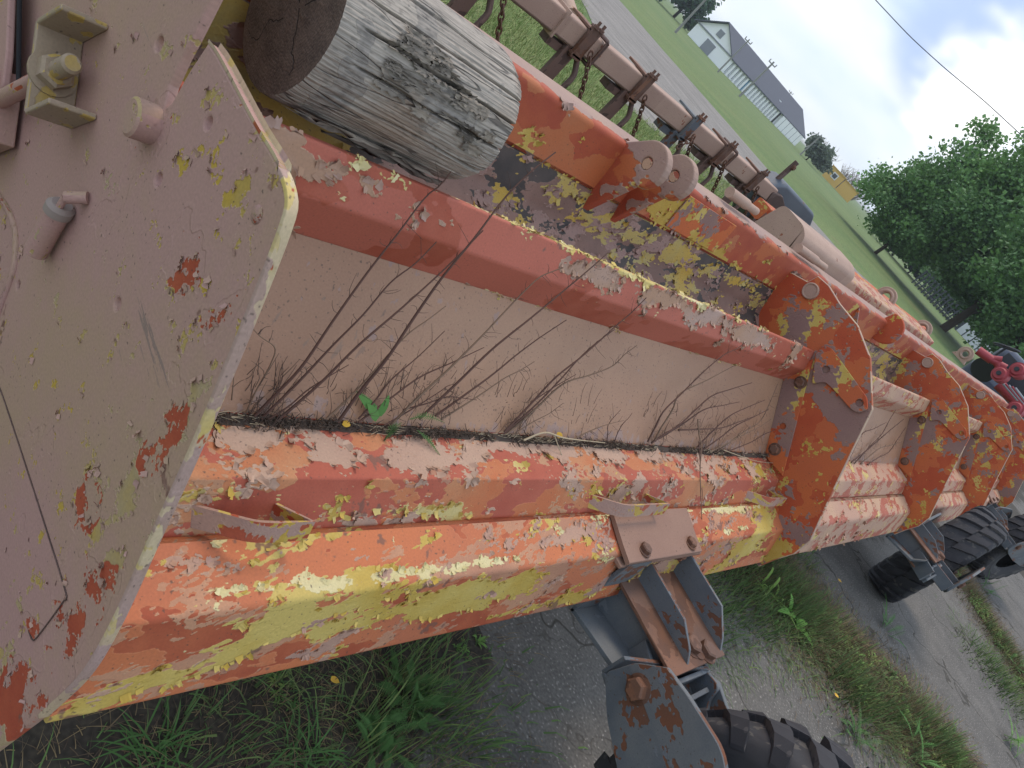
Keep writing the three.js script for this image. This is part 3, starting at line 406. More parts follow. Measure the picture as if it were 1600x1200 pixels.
for (let i = 0; i < 4; i++) {
  bracket(i);
  if (i === 3) continue;
  const xa = X1 + i * MOD + 0.02, xb = xa + MOD - 0.03, o = { u0: xa - 0.3 * i, nx: 1 };
  mesh('upper_beam', prism(PUB, xa, xb, T_FAR, { ...o, r: 0.012, nx: 1, u0: xa - 0.2 }), T_FAR.mat, big);
  mesh('channel', prism(PU, xa, xb, T_FAR, { ...o, r: 0.01, v0: 0.15 }), T_FAR.mat, big);
  const lbg = prism(PLB, i ? xa : xa + 0.19, xb, T_FAR, { ...o, r: 0.016, v0: 0.05, u0: xa - 0.9 }); const lb = mesh('lower_beam', lbg, T_FAR.mat, big);
  if (i < 1) flakes(T_FAR, [0, 1], (u, v) => lbg.userData.surf(u + 0.9 - 0.9, v), 250, 0.012, lb, 60 + i);
  mesh('panel', prism(PPN, xa, xb, T_PANEL, { ...o, r: 0.001 }), T_PANEL.mat, big);
  const u = [[0.3, 0.5], [1.5, 1.7]];
}
// raised lugs, pins and housings on top of the rear beam
{
  const pin = (x, l, h, L, r) => { const g = boxUV(merge([cyl(V(x, l, h), V(x + L * 0.62, l, h), r, 18), cyl(V(x + L * 0.62, l, h), V(x + L * 0.66, l, h), r, 18, r * 0.75), cyl(V(x + L * 0.66, l, h), V(x + L, l, h), r * 0.75, 16)])); return mesh('pin', g, M_DUST, big); };
  const P = (px, py, h) => onH(px, py, h);
  { const a = P(1140, 300, 1.43), b = P(1170, 326, 1.42); pin(a[0], a[1], 1.43, 0.24, 0.019); }
  { const a = P(1255, 390, 1.43); pin(a[0], a[1] + 0.02, 1.42, 0.36, 0.019); }
  // housing with chamfered corner, running on behind as a second rear beam
  const hp = [P(1215, 352, 1.50), P(1262, 372, 1.50)];
  mesh('housing', boxUV(prism([[1.40, 1.30], [1.41, 1.445], [1.46, 1.475], [1.60, 1.475], [1.64, 1.30]], 3.3, 4.1, null, { r: 0.03 })), M_DUST, big, 'dusty pink housing with a chamfered top');
  mesh('rear_arm', boxUV(prism([[1.41, 1.30], [1.42, 1.42], [1.58, 1.43], [1.60, 1.30]], 4.1, 6.4, null, { r: 0.015 })), M_FART, big);
  mesh('rear_rail', boxUV(prism([[1.68, 1.33], [1.68, 1.41], [1.76, 1.41], [1.76, 1.33]], 3.4, 7.2, null, { r: 0.01 })), M_BRT, big);
  for (const [x, px, py, R] of [[5.5, 1383, 464, 0.072], [6.8, 1440, 514, 0.075], [9.2, 1508, 553, 0.08]]) {
    const q = onX(px, py, x), pts = []; for (let i = 0; i <= 20; i++) { const t = -0.5 + i / 20 * 4.2; pts.push([q[0] + Math.cos(t) * R, q[1] + Math.sin(t) * R]); } pts.push([q[0] - R * 1.1, 1.36], [q[0] + R * 1.2, 1.36]);
    mesh('eye_lug', plateX(pts, x, 0.03, { bevel: 0.005, holes: [[q[0], q[1], 0.03]], T: T_DUST, l0: 0, h0: 0 }), T_DUST.mat, big);
    mesh('lug_ring', boxUV(new THREE.TorusGeometry(0.045, 0.012, 8, 24).rotateY(Math.PI / 2).translate(x, q[1], -q[0])), M_DUST, big);
  }
  { const q = onX(1385, 512, 4.6), pts = []; for (let i = 0; i <= 16; i++) { const t = -1.6 + i / 16 * 3.6; pts.push([q[0] - Math.cos(t) * 0.09, q[1] + Math.sin(t) * 0.09]); } pts.push([1.3, 1.36], [1.3, 1.12]); mesh('hinge_tab', plateX(pts, 4.6, 0.03, { bevel: 0.005, T: T_BR, l0: 0.3, h0: 0.6 }), T_BR.mat, big); }
}
const M_CLAMP = M_DUST.clone(); M_CLAMP.color.set(0xd8cac4);
// ---- swivelling ground wheels on arms clamped to the lower beam
function tyreGeo(R, W) {
  const q = [[0.25, -0.36], [0.27, -0.44], [0.285, -0.47], [0.31, -0.485], [0.325, -0.49], [0.33, -0.505], [0.34, -0.508], [0.35, -0.50], [0.39, -0.5], [0.395, -0.508], [0.405, -0.508], [0.41, -0.5], [0.43, -0.49], [0.447, -0.45], [0.455, -0.36], [0.46, -0.15], [0.461, 0]];
  const pts = [...q, ...q.slice(0, -1).reverse().map(p => [p[0], -p[1]])].map(p => new THREE.Vector2(p[0] / 0.487 * R, p[1] * W));
  return new THREE.LatheGeometry(pts, 72);
}
function lugGeo(R, W, s) {
  const st = [[0.01, 0.985], [0.2, 0.99], [0.40, 0.975], [0.48, 0.93], [0.515, 0.86]], pos = [], idx = [], sc = R;
  st.forEach(([y, ro], k) => { const th = s * y * 0.42 + (s > 0 ? 0.06 : -0.06) * 0, wd = 0.066 - 0.006 * k, ri = k < 3 ? 0.935 : k === 3 ? 0.89 : 0.84; for (const [dt, rr] of [[-wd * 1.15, ri], [-wd, ro], [wd, ro], [wd * 1.15, ri]]) pos.push(Math.cos(th + dt) * rr * sc, s * y * W, Math.sin(th + dt) * rr * sc); });
  for (let k = 0; k < st.length - 1; k++) for (let e = 0; e < 3; e++) { const A = k * 4 + e, B = A + 4; if (s > 0) idx.push(A, B, A + 1, A + 1, B, B + 1); else idx.push(A, A + 1, B, A + 1, B + 1, B); }
  idx.push(0, 1, 2, 0, 2, 3); const e = (st.length - 1) * 4; idx.push(e, e + 2, e + 1, e, e + 3, e + 2);
  let g = new THREE.BufferGeometry(); g.setAttribute('position', new THREE.Float32BufferAttribute(pos, 3)); g.setIndex(idx); g = g.toNonIndexed(); g.computeVertexNormals(); return boxUV(g);
}
const WR = 0.488, WW = 0.28, tyreG = boxUV(tyreGeo(WR, WW)), lugG = [lugGeo(WR, WW, 1), lugGeo(WR, WW, -1)];
const rimG = boxUV(new THREE.LatheGeometry([[0.26, -0.12], [0.25, -0.11], [0.235, -0.08], [0.22, -0.05], [0.10, -0.04], [0.07, -0.07], [0.001, -0.07]].map(p => new THREE.Vector2(...p)), 40).toNonIndexed());
const hubG = boxUV(merge([cyl(new THREE.Vector3(0, -0.17, 0), new THREE.Vector3(0, 0.17, 0), 0.045, 20), ...[0, 1, 2, 3, 4].map(i => cyl(new THREE.Vector3(Math.cos(i * 1.2566) * 0.13, -0.075, Math.sin(i * 1.2566) * 0.13), new THREE.Vector3(Math.cos(i * 1.2566) * 0.13, -0.04, Math.sin(i * 1.2566) * 0.13), 0.014, 6))]));
function caster(dx, trail, LEN = 0.61, px = 2.12 + dx, pl = 0.145) { // dx along the machine; trail = heading of the wheel from its pivot, in (x, l)
  const c = Math.cos(trail), s = Math.sin(trail);
  const arm = mesh('wheel_arm', merge([
    plateX([[0.405, 0.70], [0.388, 0.467], [0.376, 0.467], [0.392, 0.70]].reverse(), 1.84 + dx, 0.13, { bevel: 0.002 }),
    plateX([[0.388, 0.467], [0.388, 0.48], [0.19, 0.513], [0.14, 0.58], [0.14, 0.565], [0.185, 0.498]], 1.84 + dx, 0.13, { bevel: 0.002 }),
    plateX([[0.40, 0.675], [0.386, 0.47], [0.19, 0.50], [0.14, 0.57], [0.12, 0.594], [0.39, 0.594]], 1.955 + dx, 0.012, { bevel: 0.002 }),].map(g => boxUV(g))), M_BLUE, big, 'blue grey steel wheel arm bolted under the lower beam');
  for (const [fx, ft] of [[2.025, 0.668], [2.25, 0.685]]) mesh('channel_flange', boxUV(plateX([[0.40, 0.60], [0.40, ft], [0.225, ft], [0.15, 0.635], [0.115, 0.60]], fx + dx, 0.012, { bevel: 0.002 })), M_BLUE, arm);
  mesh('stiffener', boxUV(plateX([[0.40, 0.50], [0.40, 0.594], [0.16, 0.594], [0.16, 0.55]], 2.20 + dx, 0.012, { bevel: 0.002 })), M_BLUE, arm);
  mesh('channel_web', boxUV(box(2.095 + dx, 0.25, 0.60, 0.34, 0.29, 0.012)), M_RUSTY, arm);
  const cl = mesh('clamp_plate', boxUV(prism([[0.53, 0.736], [0.53, 0.749], [0.44, 0.7265], [0.392, 0.7165], [0.392, 0.7025], [0.44, 0.7125]], 1.82 + dx, 2.27 + dx, null, { r: 0.004 })), M_CLAMP, arm, 'dusty brown pink clamp plate');
  mesh('clamp_plate', boxUV(box(2.06 + dx, 0.43, 0.688, 0.50, 0.07, 0.013)), M_CLAMP, arm);
  for (const bx of [1.92, 2.21]) { mesh('bolt', boxUV(hexBolt(V(bx + dx, 0.421, 0.7225), new THREE.Vector3(0, 1, 0), 0.019, 0.016)), M_RUSTY, arm); mesh('bolt', boxUV(merge([cyl(V(bx + dx, 0.417, 0.62), V(bx + dx, 0.417, 0.675), 0.012, 12), hexBolt(V(bx + dx, 0.417, 0.678), new THREE.Vector3(0, -1, 0), 0.021, 0.022)])), M_RUSTY, arm); }
  for (const [bx, bl] of [[2.10, 0.165], [2.165, 0.135]]) mesh('pivot_bolt', boxUV(hexBolt(V(bx + dx, bl, 0.606), new THREE.Vector3(0, 1, 0), 0.030, 0.022)), M_RUSTY, arm);
  // open box that joins the arm to the fork
  const wallXL = (a, b, h0, h1, hb = h1) => { const A = V(a[0] + dx, a[1], 0), B = V(b[0] + dx, b[1], 0), L = A.distanceTo(B), g = new THREE.ExtrudeGeometry(new THREE.Shape([[0, h0], [L, h0], [L, hb], [0, h1]].map(p => new THREE.Vector2(...p))), { depth: 0.011, bevelEnabled: true, bevelSize: 0.0015, bevelOffset: -0.0015, bevelThickness: 0.0015, bevelSegments: 1 }); const d = B.clone().sub(A).normalize(); g.applyMatrix4(new THREE.Matrix4().makeBasis(d, new THREE.Vector3(0, 1, 0), d.clone().cross(new THREE.Vector3(0, 1, 0))).setPosition(A)); return boxUV(g); };
  const yk = mesh('yoke', merge([wallXL([1.955, 0.22], [1.872, 0.06], 0.47, 0.575), wallXL([1.90, 0.058], [1.955, 0.10], 0.47, 0.53, 0.575), wallXL([1.955, 0.10], [2.19, 0.095], 0.47, 0.575), wallXL([1.955, 0.22], [2.19, 0.20], 0.47, 0.575), wallXL([2.19, 0.20], [2.19, 0.095], 0.47, 0.575), wallXL([1.90, 0.05], [2.15, 0.05], 0.47, 0.50, 0.56)]), M_BLUE, big);
  mesh('yoke_floor', boxUV(box(2.05 + dx, 0.14, 0.485, 0.30, 0.16, 0.012)), M_RUSTY, yk);
  // fork in its own frame: a along the trail, q to the side
  const F = (a, q, h) => V(px + a * c - q * s, pl + a * s + q * c, h), basis = new THREE.Matrix4().makeBasis(new THREE.Vector3(c, 0, -s), new THREE.Vector3(0, 1, 0), new THREE.Vector3(s, 0, c)).setPosition(px, 0, -pl);
  const side = pts => { const g = new THREE.ExtrudeGeometry(new THREE.Shape(round(pts, 0.02).map(p => new THREE.Vector2(...p))), { depth: 0.012, bevelEnabled: true, bevelSize: 0.002, bevelOffset: -0.002, bevelThickness: 0.002, bevelSegments: 1 }); return g; };
  const cheek = [[-0.05, 0.52], [-0.03, 0.62], [0.02, 0.70, 0.005], [0.10, 0.725], [0.235, 0.755, 0.03], [0.30, 0.735], [LEN - 0.08, 0.60], [LEN + 0.05, 0.54, 0.05], [LEN + 0.05, 0.44, 0.05], [LEN - 0.05, 0.43], [0.30, 0.44], [0.05, 0.48]];
  const low = cheek.map(p => [p[0], Math.min(p[1], 0.585 - 0.1 * p[0]), p[2]]), far = c < 0.5 && s < 0; const g1 = side(cheek).translate(0, 0, 0.205), g2 = side(far ? low : cheek).translate(0, 0, -0.217);
  const br = [side([[-0.06, 0.50], [-0.06, 0.575], [0.0, 0.595], [0.02, 0.54], [0.08, 0.50]]).translate(0, 0, -0.20), side([[-0.06, 0.50], [-0.06, 0.575], [0.0, 0.595], [0.02, 0.54], [0.08, 0.50]]).translate(0, 0, 0.06)];
  const fl = new RoundedBoxGeometry(0.14, 0.012, 0.40, 1, 0.003).translate(0.01, 0.50, 0), fl2 = new RoundedBoxGeometry(0.012, 0.10, 0.40, 1, 0.003).translate(0.085, 0.545, 0), fl3 = new RoundedBoxGeometry(0.012, 0.085, 0.40, 1, 0.003).translate(-0.062, 0.54, 0);
  const fk = merge([g1, g2, ...br, fl, fl2, fl3].map(g => boxUV(g))); fk.applyMatrix4(basis);
  const fork = mesh('wheel_fork', fk, M_BLUE, big);
  for (const q of [0.217, -0.217]) { const d = F(0, q > 0 ? -1 : 1, 0).sub(F(0, 0, 0)).negate(); for (const [a, h] of [[0.03, 0.60], [LEN, 0.49]]) { if (far && q < 0 && a < 0.1) continue; const b = F(a, q, h); const dir = F(0, -Math.sign(q), 0).sub(F(0, 0, 0)); mesh('bolt', boxUV(hexBolt(F(a, -q, h), dir, 0.03, 0.022)), M_RUSTY, fork); } }
  mesh('swivel_pin', boxUV(cyl(V(2.12 + dx, 0.145, 0.49), V(2.12 + dx, 0.145, 0.61), 0.028, 18)), M_RUSTY, fork);
  const ctr = F(LEN, 0, WR - 0.004);
  const ty = mesh('tyre', tyreG, M_RUBBER, big, undefined); ty.position.copy(ctr); ty.rotation.set(0, Math.atan2(s, c), 0); ty.rotateX(Math.PI / 2);
  for (let i = 0; i < 26; i++) for (const k of [0, 1]) { const lg = mesh('tread_lug', lugG[k], M_LUG, ty); lg.rotation.y = (i + 0.5 * k) / 26 * Math.PI * 2; }
  mesh('wheel_rim', rimG, M_BLUE, ty); mesh('hub', hubG, M_RUSTY, ty);
  return ty;
}
caster(0, Math.atan2(-0.44, -0.12), 0.545, 1.97, 0.085).userData.label = 'large black lugged tyre at the bottom edge, turned across';
caster(3.69, Math.atan2(0.02, 0.62)).userData.label = 'black block tread tyre rolling along, behind its grey arm';
caster(7.4, Math.atan2(-0.2, 0.6));

// ================================================================ the log in the trough
{
  const w = 1024, h = 1024, rgb = new Uint8Array(w * h * 4), bd = new Uint8Array(w * h * 4), LN = 0.37, CIR = 2 * Math.PI * 0.147;
  for (let j = 0; j < h; j++) for (let i = 0; i < w; i++) { // u along the grain, v round
    const u = i / w * LN, v = j / h * CIR, p = (j * w + i) * 4;
    const grain = fbm(u * 7 + 3, v * 190, 4), g2 = fbm(u * 26, v * 420 + 5, 3), patch = fbm(u * 9 + 11, v * 8 + 2, 5), crackN = Math.abs(fbm(u * 2.4 + 40, v * 21 + 1, 3));
    let L = 0.68 + grain * 0.12 + g2 * 0.08 + 0.08 * fbm(u * 14, v * 12, 3); let r = 186, g = 176, b = 163;
    if (patch > 0.20) { const t = sm(0.20, 0.24, patch); L = lerp(L, 0.66 + 0.16 * fbm(u * 60, v * 60 + 7, 4), t * 0.85); r = lerp(r, 170, t); g = lerp(g, 162, t); b = lerp(b, 152, t); }
    const dk = sm(0.33, 0.55, n2(u * 60 + 4, v * 260) + 0.6 * fbm(u * 8, v * 9, 3)); L *= 1 - 0.14 * dk;
    const brown = sm(0.1, 0.5, fbm(u * 5 + 20, v * 5 + 9, 3)); r = lerp(r, 172, brown * 0.6); g = lerp(g, 150, brown * 0.6); b = lerp(b, 130, brown * 0.6);
    let H = 0.55 + grain * 0.3 + g2 * 0.16 + (patch > 0.2 ? 0.16 * sm(0.2, 0.225, patch) + 0.12 * fbm(u * 50, v * 50, 3) : 0);
    const ck = 1 - sm(0.006, 0.03, crackN); const on = sm(-0.1, 0.1, fbm(u * 3 + 70, v * 7, 2) + 0.10); H -= ck * on * 0.6; L *= 1 - 0.35 * ck * on;
    rgb[p] = clamp(r * L * 1.22, 0, 255); rgb[p + 1] = clamp(g * L * 1.22, 0, 255); rgb[p + 2] = clamp(b * L * 1.22, 0, 255); rgb[p + 3] = 255;
    bd[p] = bd[p + 1] = bd[p + 2] = clamp(H, 0, 1) * 255; bd[p + 3] = 255;
  }
  const mb = new THREE.MeshStandardMaterial({ map: tex(rgb, w, h, true), bumpMap: tex(bd, w, h), bumpScale: 0.004, roughness: 0.85 });
  const eW = 512, er = new Uint8Array(eW * eW * 4), eb = new Uint8Array(eW * eW * 4);
  for (let j = 0; j < eW; j++) for (let i = 0; i < eW; i++) {
    const x = (i / eW - 0.5) * 2.2, y = (j / eW - 0.5) * 2.2, rr = Math.hypot(x + 0.1, y - 0.08), a = Math.atan2(y - 0.08, x + 0.1), p = (j * eW + i) * 4;
    const ring = Math.sin((rr + 0.02 * fbm(x * 3, y * 3, 3)) * 150), fi = fbm(x * 30, y * 30, 3), saw = n2(x * 6 + y * 3, y * 130);
    let L = 0.42 + 0.012 * ring + 0.10 * fi + 0.05 * saw + 0.1 * fbm(x * 3 + 9, y * 3, 3); let ck = 0;
    for (const [ca_, wd, r0, r1] of [[0.5, 0.016, 0.05, 0.9], [2.3, 0.012, 0.1, 1.0], [3.9, 0.012, 0.02, 0.8], [5.3, 0.01, 0.3, 1.0], [1.5, 0.008, 0.2, 0.7]]) { let d = Math.abs(((a - ca_ + 0.25 * fbm(rr * 4 + ca_, 3, 3) + 9.42478) % 6.28318) - 3.14159) * rr; if (rr > r0 && rr < r1) ck = Math.max(ck, 1 - sm(wd * 0.3, wd, d)); }
    L *= 1 - 0.6 * ck; er[p] = clamp(126 * L * 1.9, 0, 255); er[p + 1] = clamp(112 * L * 1.9, 0, 255); er[p + 2] = clamp(101 * L * 1.9, 0, 255); er[p + 3] = 255; eb[p] = eb[p + 1] = eb[p + 2] = clamp(0.7 + 0.03 * ring + 0.2 * fi + 0.1 * saw - ck * 0.6, 0, 1) * 255; eb[p + 3] = 255;
  }
  const me = new THREE.MeshStandardMaterial({ map: tex(er, eW, eW, true), bumpMap: tex(eb, eW, eW), bumpScale: 0.003, roughness: 0.95 });
  const log = thing('log', 'short weathered grey log lying in the trough of the orange implement', 'log');
  const NA = 900, NX = 40, pos = [], uv = [], idx = [], x0 = 0.63, x1 = 1.02, c0 = [1.080, 1.325], c1 = [1.072, 1.318];
  const crk = [0.55, 1.35, 1.95, 2.28, 2.62, 3.02, 3.45];
  const rad = (a, t) => { let r = 0.1305 + 0.004 * fbm(Math.cos(a) * 1.5 + 4, Math.sin(a) * 1.5 + t * 0.7, 3) + 0.0012 * n2(a * 26, t * 3);
    crk.forEach((k, i) => { const ce = k + 0.05 * fbm(t * 2.5 + i * 7, i, 2); const d = Math.abs(((a - ce + 9.42478) % 6.28318) - 3.14159); const e = sm(0, 0.1, t - 0.02 * i) ; r -= 0.014 * e * (1 - sm(0.004, 0.022, d)); }); return r - 0.004 * sm(0.96, 1, t) - 0.002 * sm(0.03, 0, t); };
  for (let i = 0; i <= NX; i++) for (let j = 0; j <= NA; j++) { const t = i / NX, a = j / NA * Math.PI * 2, r = rad(a, t), cl = lerp(c0[0], c1[0], t), ch = lerp(c0[1], c1[1], t); const xx = lerp(x0, x1, t) + (t === 1 ? 0.008 * n2(Math.cos(a) * 2, Math.sin(a) * 2) : 0); pos.push(xx, ch + Math.sin(a) * r, -(cl + Math.cos(a) * r)); uv.push(t, j / NA); }
  for (let i = 0; i < NX; i++) for (let j = 0; j < NA; j++) { const A = i * (NA + 1) + j, B = A + NA + 1; idx.push(A, A + 1, B, A + 1, B + 1, B); }
  const g = new THREE.BufferGeometry(); g.setAttribute('position', new THREE.Float32BufferAttribute(pos, 3)); g.setAttribute('uv', new THREE.Float32BufferAttribute(uv, 2)); g.setIndex(idx); g.computeVertexNormals();
  mesh('log_body', g, mb, log);
  for (const [x, c, t] of [[x0, c0, 0], [x1, c1, 1]]) {
    const p = [x, c[1], -c[0]], u = [0.5, 0.5], ix = [], RN = 6; for (let k = 1; k <= RN; k++) for (let j = 0; j < NA; j++) { const a = j / NA * 6.283185, r = rad(a, t) * k / RN; p.push(x + (t ? 0.008 * n2(Math.cos(a) * 2, Math.sin(a) * 2) * k / RN : 0.0015 * n2(r * 60, a * 2) * (k < RN ? 1 : 0)), c[1] + Math.sin(a) * r, -(c[0] + Math.cos(a) * r)); u.push(0.5 + Math.cos(a) * k / RN * 0.455, 0.5 + Math.sin(a) * k / RN * 0.455); }
    for (let k = 0; k < RN; k++) for (let j = 0; j < NA; j++) { const j2 = (j + 1) % NA; if (k === 0) ix.push(0, 1 + j2, 1 + j); else { const A = 1 + (k - 1) * NA + j, A2 = 1 + (k - 1) * NA + j2, B = A + NA, B2 = A2 + NA; ix.push(A, A2, B, A2, B2, B); } }
    const e = new THREE.BufferGeometry(); e.setAttribute('position', new THREE.Float32BufferAttribute(p, 3)); e.setAttribute('uv', new THREE.Float32BufferAttribute(u, 2)); e.setIndex(t ? ix.reverse() : ix); e.computeVertexNormals(); mesh('cut_end', e, me, log, t ? undefined : 'dark sawn end of the log with radial cracks');
  }
  // scabs of bark and lichen lifting from the side
  const R = rng(15), bark = [], mbk = new THREE.MeshStandardMaterial({ color: 0xe6e2dc, roughness: 0.95, side: THREE.DoubleSide, map: mb.map, bumpMap: mb.bumpMap, bumpScale: 0.003 });
  const patchAt = (t0, a0, st, sa_, lift) => { const K = 9, p = [], u = [], ix = []; for (let i = 0; i <= K; i++) for (let j = 0; j <= K; j++) { const e = i / K - 0.5, f = j / K - 0.5, ed = Math.max(Math.abs(e), Math.abs(f)) * 2; const wob = 1 + 0.5 * n2(e * 5 + a0 * 9, f * 5 + t0 * 9); const t = clamp(t0 + e * st * wob, 0.01, 0.985), a = a0 + f * sa_ * wob; const r = rad(a, t) + 0.0015 + lift * (ed > 0.75 ? 0.004 * (1 + n2(i * 2.1, j * 2.3)) : 0.0015) + 0.001 * n2(e * 9, f * 9); p.push(lerp(x0, x1, t), lerp(c0[1], c1[1], t) + Math.sin(a) * r, -(lerp(c0[0], c1[0], t) + Math.cos(a) * r)); u.push(t * 0.7 + 0.2, a / 6.283 + 0.3); } for (let i = 0; i < K; i++) for (let j = 0; j < K; j++) { const A = i * (K + 1) + j; ix.push(A, A + 1, A + K + 1, A + 1, A + K + 2, A + K + 1); } let q = new THREE.BufferGeometry(); q.setAttribute('position', new THREE.Float32BufferAttribute(p, 3)); q.setAttribute('uv', new THREE.Float32BufferAttribute(u, 2)); q.setIndex(ix); q.computeVertexNormals(); return q; };
  for (let i = 0; i < 26; i++) { const t = 0.25 + R() * 0.65; bark.push(patchAt(t, 3.05 - 0.55 * (1 - t) + (R() - 0.5) * 0.7, 0.05 + R() * 0.10, 0.06 + R() * 0.14, 1)); }
  for (let i = 0; i < 4; i++) mesh('bark_scab', merge(bark.slice(i * 6.5, i * 6.5 + 7)), mbk, log);
  // a strip of bark hanging under the log
  mesh('bark_strip', patchAt(0.45, 3.95, 0.7, 0.14, 2.2), mbk, log); mesh('bark_strip', patchAt(0.62, 4.15, 0.6, 0.12, 2.6), mbk, log);
}

// ================================================================ dead weeds, debris and small green plants along the panel
const PN0 = V(1, 0.706, 0.818), PNN = new THREE.Vector3(0, 0.65, 0.76);       // the panel's plane and outward normal
const pan = (px, py, off = 0.02) => onPlane(px, py, PN0.clone().addScaledVector(PNN, off), PNN);
const M_STEM = new THREE.MeshStandardMaterial({ color: 0x5a4138, roughness: 0.95 }), M_TWIG = new THREE.MeshStandardMaterial({ color: 0x53423a, roughness: 0.95 }), M_STRAW = new THREE.MeshStandardMaterial({ color: 0xa99a80, roughness: 0.95 });
{
  const R = rng(33);
  let wi = 0; const M_STEM2 = new THREE.MeshStandardMaterial({ color: 0x75604f, roughness: 0.95 });
  const weed = (label, stems, tangled = 0) => {
    const o = thing('dead_weed', label, 'dead weed', undefined), gs = [], tw = [];
    for (const st of stems) {
      const n = st.length, pts = st.map((p, i) => pan(p[0], p[1], 0.012 + (st[n - 1][2] ? 0.015 + st[n - 1][2] : 0.012 * (n - 1)) * Math.pow(i / (n - 1), 0.9)));
      const w = []; for (let i = 0; i < n; i++) { w.push(pts[i]); if (i < n - 1) w.push(pts[i].clone().lerp(pts[i + 1], 0.5).add(new THREE.Vector3(R() - 0.5, R() - 0.5, R() - 0.5).multiplyScalar(0.006))); }
      const L = pts[0].distanceTo(pts[n - 1]), r0 = 0.0012 + L * 0.0036; gs.push(taper(w, r0, r0 * 0.4, 5, 30));
      const c = new THREE.CatmullRomCurve3(w), K = Math.round(17 * L / 0.3);
      for (let k = 0; k < K; k++) { const t = Math.pow(R(), 1.4) * 0.9, p = c.getPoint(t), tg = c.getTangent(t), sd = tg.clone().cross(PNN).normalize().multiplyScalar(R() < 0.5 ? 1 : -1), len = 0.008 + R() * 0.026, d = tg.clone().multiplyScalar(R() * 1.2 - 0.25).addScaledVector(sd, 0.6 + R() * 0.4).addScaledVector(PNN, R() * 0.6 - 0.1).normalize(); const m = p.clone().addScaledVector(d, len * 0.5), e = p.clone().addScaledVector(d, len).add(new THREE.Vector3(R() - 0.5, R() - 0.5, R() - 0.5).multiplyScalar(len * 0.9)); tw.push(taper([p, m, e], 0.0007, 0.0003, 3, 3)); }
    }
    const b = stems[0][0];
    for (let k = 0; k < tangled; k++) { const p = pan(b[0] + (R() - 0.3) * 60, b[1] - R() * 90 + 25, 0.004 + R() * 0.02), q = p.clone().add(V((R() - 0.2) * 0.04, 0.0, 0.0)).addScaledVector(new THREE.Vector3(0, 0.76, -0.65), R() * 0.06).add(new THREE.Vector3(R() - 0.5, R() - 0.5, R() - 0.5).multiplyScalar(0.012)); tw.push(taper([p, p.clone().lerp(q, 0.5).add(new THREE.Vector3(R() - 0.5, R() - 0.5, R() - 0.5).multiplyScalar(0.01)), q], 0.0008, 0.0004, 3, 4)); }
    gs.forEach((g, i) => mesh('stem', g, (wi + i) % 3 === 2 ? M_STEM2 : M_STEM, o)); wi++; if (tw.length) mesh('twigs', merge(tw), M_TWIG, o);
  };
  weed('tallest bare dead weed in the cluster nearest the end plate', [[[398, 650], [470, 575], [575, 425], [668, 305], [705, 268, 0.12]], [[408, 655], [520, 540], [612, 440], [682, 378, 0.07]], [[385, 645], [412, 590], [430, 545], [386, 503]], [[420, 655], [480, 610], [545, 570]], [[436, 655], [560, 540], [690, 425], [755, 360, 0.11]], [[362, 625], [366, 580]]], 55);
  weed('long straight dead stem crossing the red beam above the green leaf', [[[528, 660], [605, 560], [690, 435], [790, 308], [868, 238, 0.14]], [[510, 655], [580, 585], [640, 520], [697, 478]], [[560, 655], [610, 595], [695, 517]]], 26);
  weed('forked dead weed with a bent tip rising to the middle of the panel', [[[610, 665], [700, 578], [800, 475], [845, 432], [880, 418, 0.10]], [[560, 660], [655, 590], [756, 543]], [[600, 665], [690, 610], [712, 600]]], 30);
  weed('thin pair of dead stems leaning along the panel left of centre', [[[680, 650], [770, 585], [840, 530], [885, 500]], [[655, 655], [770, 545], [880, 455], [950, 395, 0.11]], [[690, 655], [790, 590], [835, 565]], [[630, 640], [700, 620], [745, 625]]], 20);
  weed('dead weed with several long stems at the centre of the panel', [[[788, 675], [868, 590], [940, 530], [985, 490], [1010, 465, 0.09]], [[792, 678], [880, 600], [960, 570], [995, 540]], [[790, 675], [850, 620], [905, 560], [960, 515]], [[786, 680], [830, 630], [900, 585]], [[800, 680], [860, 645], [880, 630]]], 40);
  weed('low yellowish dead weed lying right of the white twig', [[[890, 690], [930, 670], [975, 657]], [[960, 690], [975, 660], [988, 645]], [[948, 690], [950, 665], [970, 640]]], 14);
  weed('bushy dead weed whose stems fan out near the bracket', [[[1018, 692], [1060, 665], [1110, 620], [1175, 598]], [[1012, 690], [1035, 645], [1090, 590], [1135, 552], [1165, 535, 0.09]], [[1022, 690], [1045, 650], [1058, 620], [1150, 570]], [[1030, 685], [1100, 640], [1155, 628]], [[1060, 672], [1130, 668], [1180, 650]]], 30);
  weed('matted dead weed in the corner against the bracket', [[[1095, 705], [1150, 665], [1200, 640]], [[1110, 706], [1160, 680], [1205, 655]], [[1085, 703], [1140, 650], [1195, 625]], [[1130, 708], [1175, 690], [1210, 672]], [[1120, 706], [1190, 655], [1215, 600]]], 60);
  weed('lone dead stem hanging down over the channel beside the clamp', [[[1090, 655], [1096, 700], [1094, 745, 0.05], [1098, 842, 0.08]], [[1092, 690, 0.02], [1099, 790, 0.07]]], 0);
  weed('tangle of dead stems on the second panel beyond the nearest bracket', [[[1330, 722], [1370, 690], [1412, 655]], [[1335, 724], [1380, 675], [1400, 640]], [[1345, 724], [1375, 700], [1410, 690]], [[1328, 715], [1345, 680], [1385, 660]], [[1355, 726], [1390, 705], [1415, 668]]], 40);
  // the pale twig on the ledge
  const tg = thing('pale_twig', 'pale bleached twig lying on the ledge at the foot of the panel', 'twig');
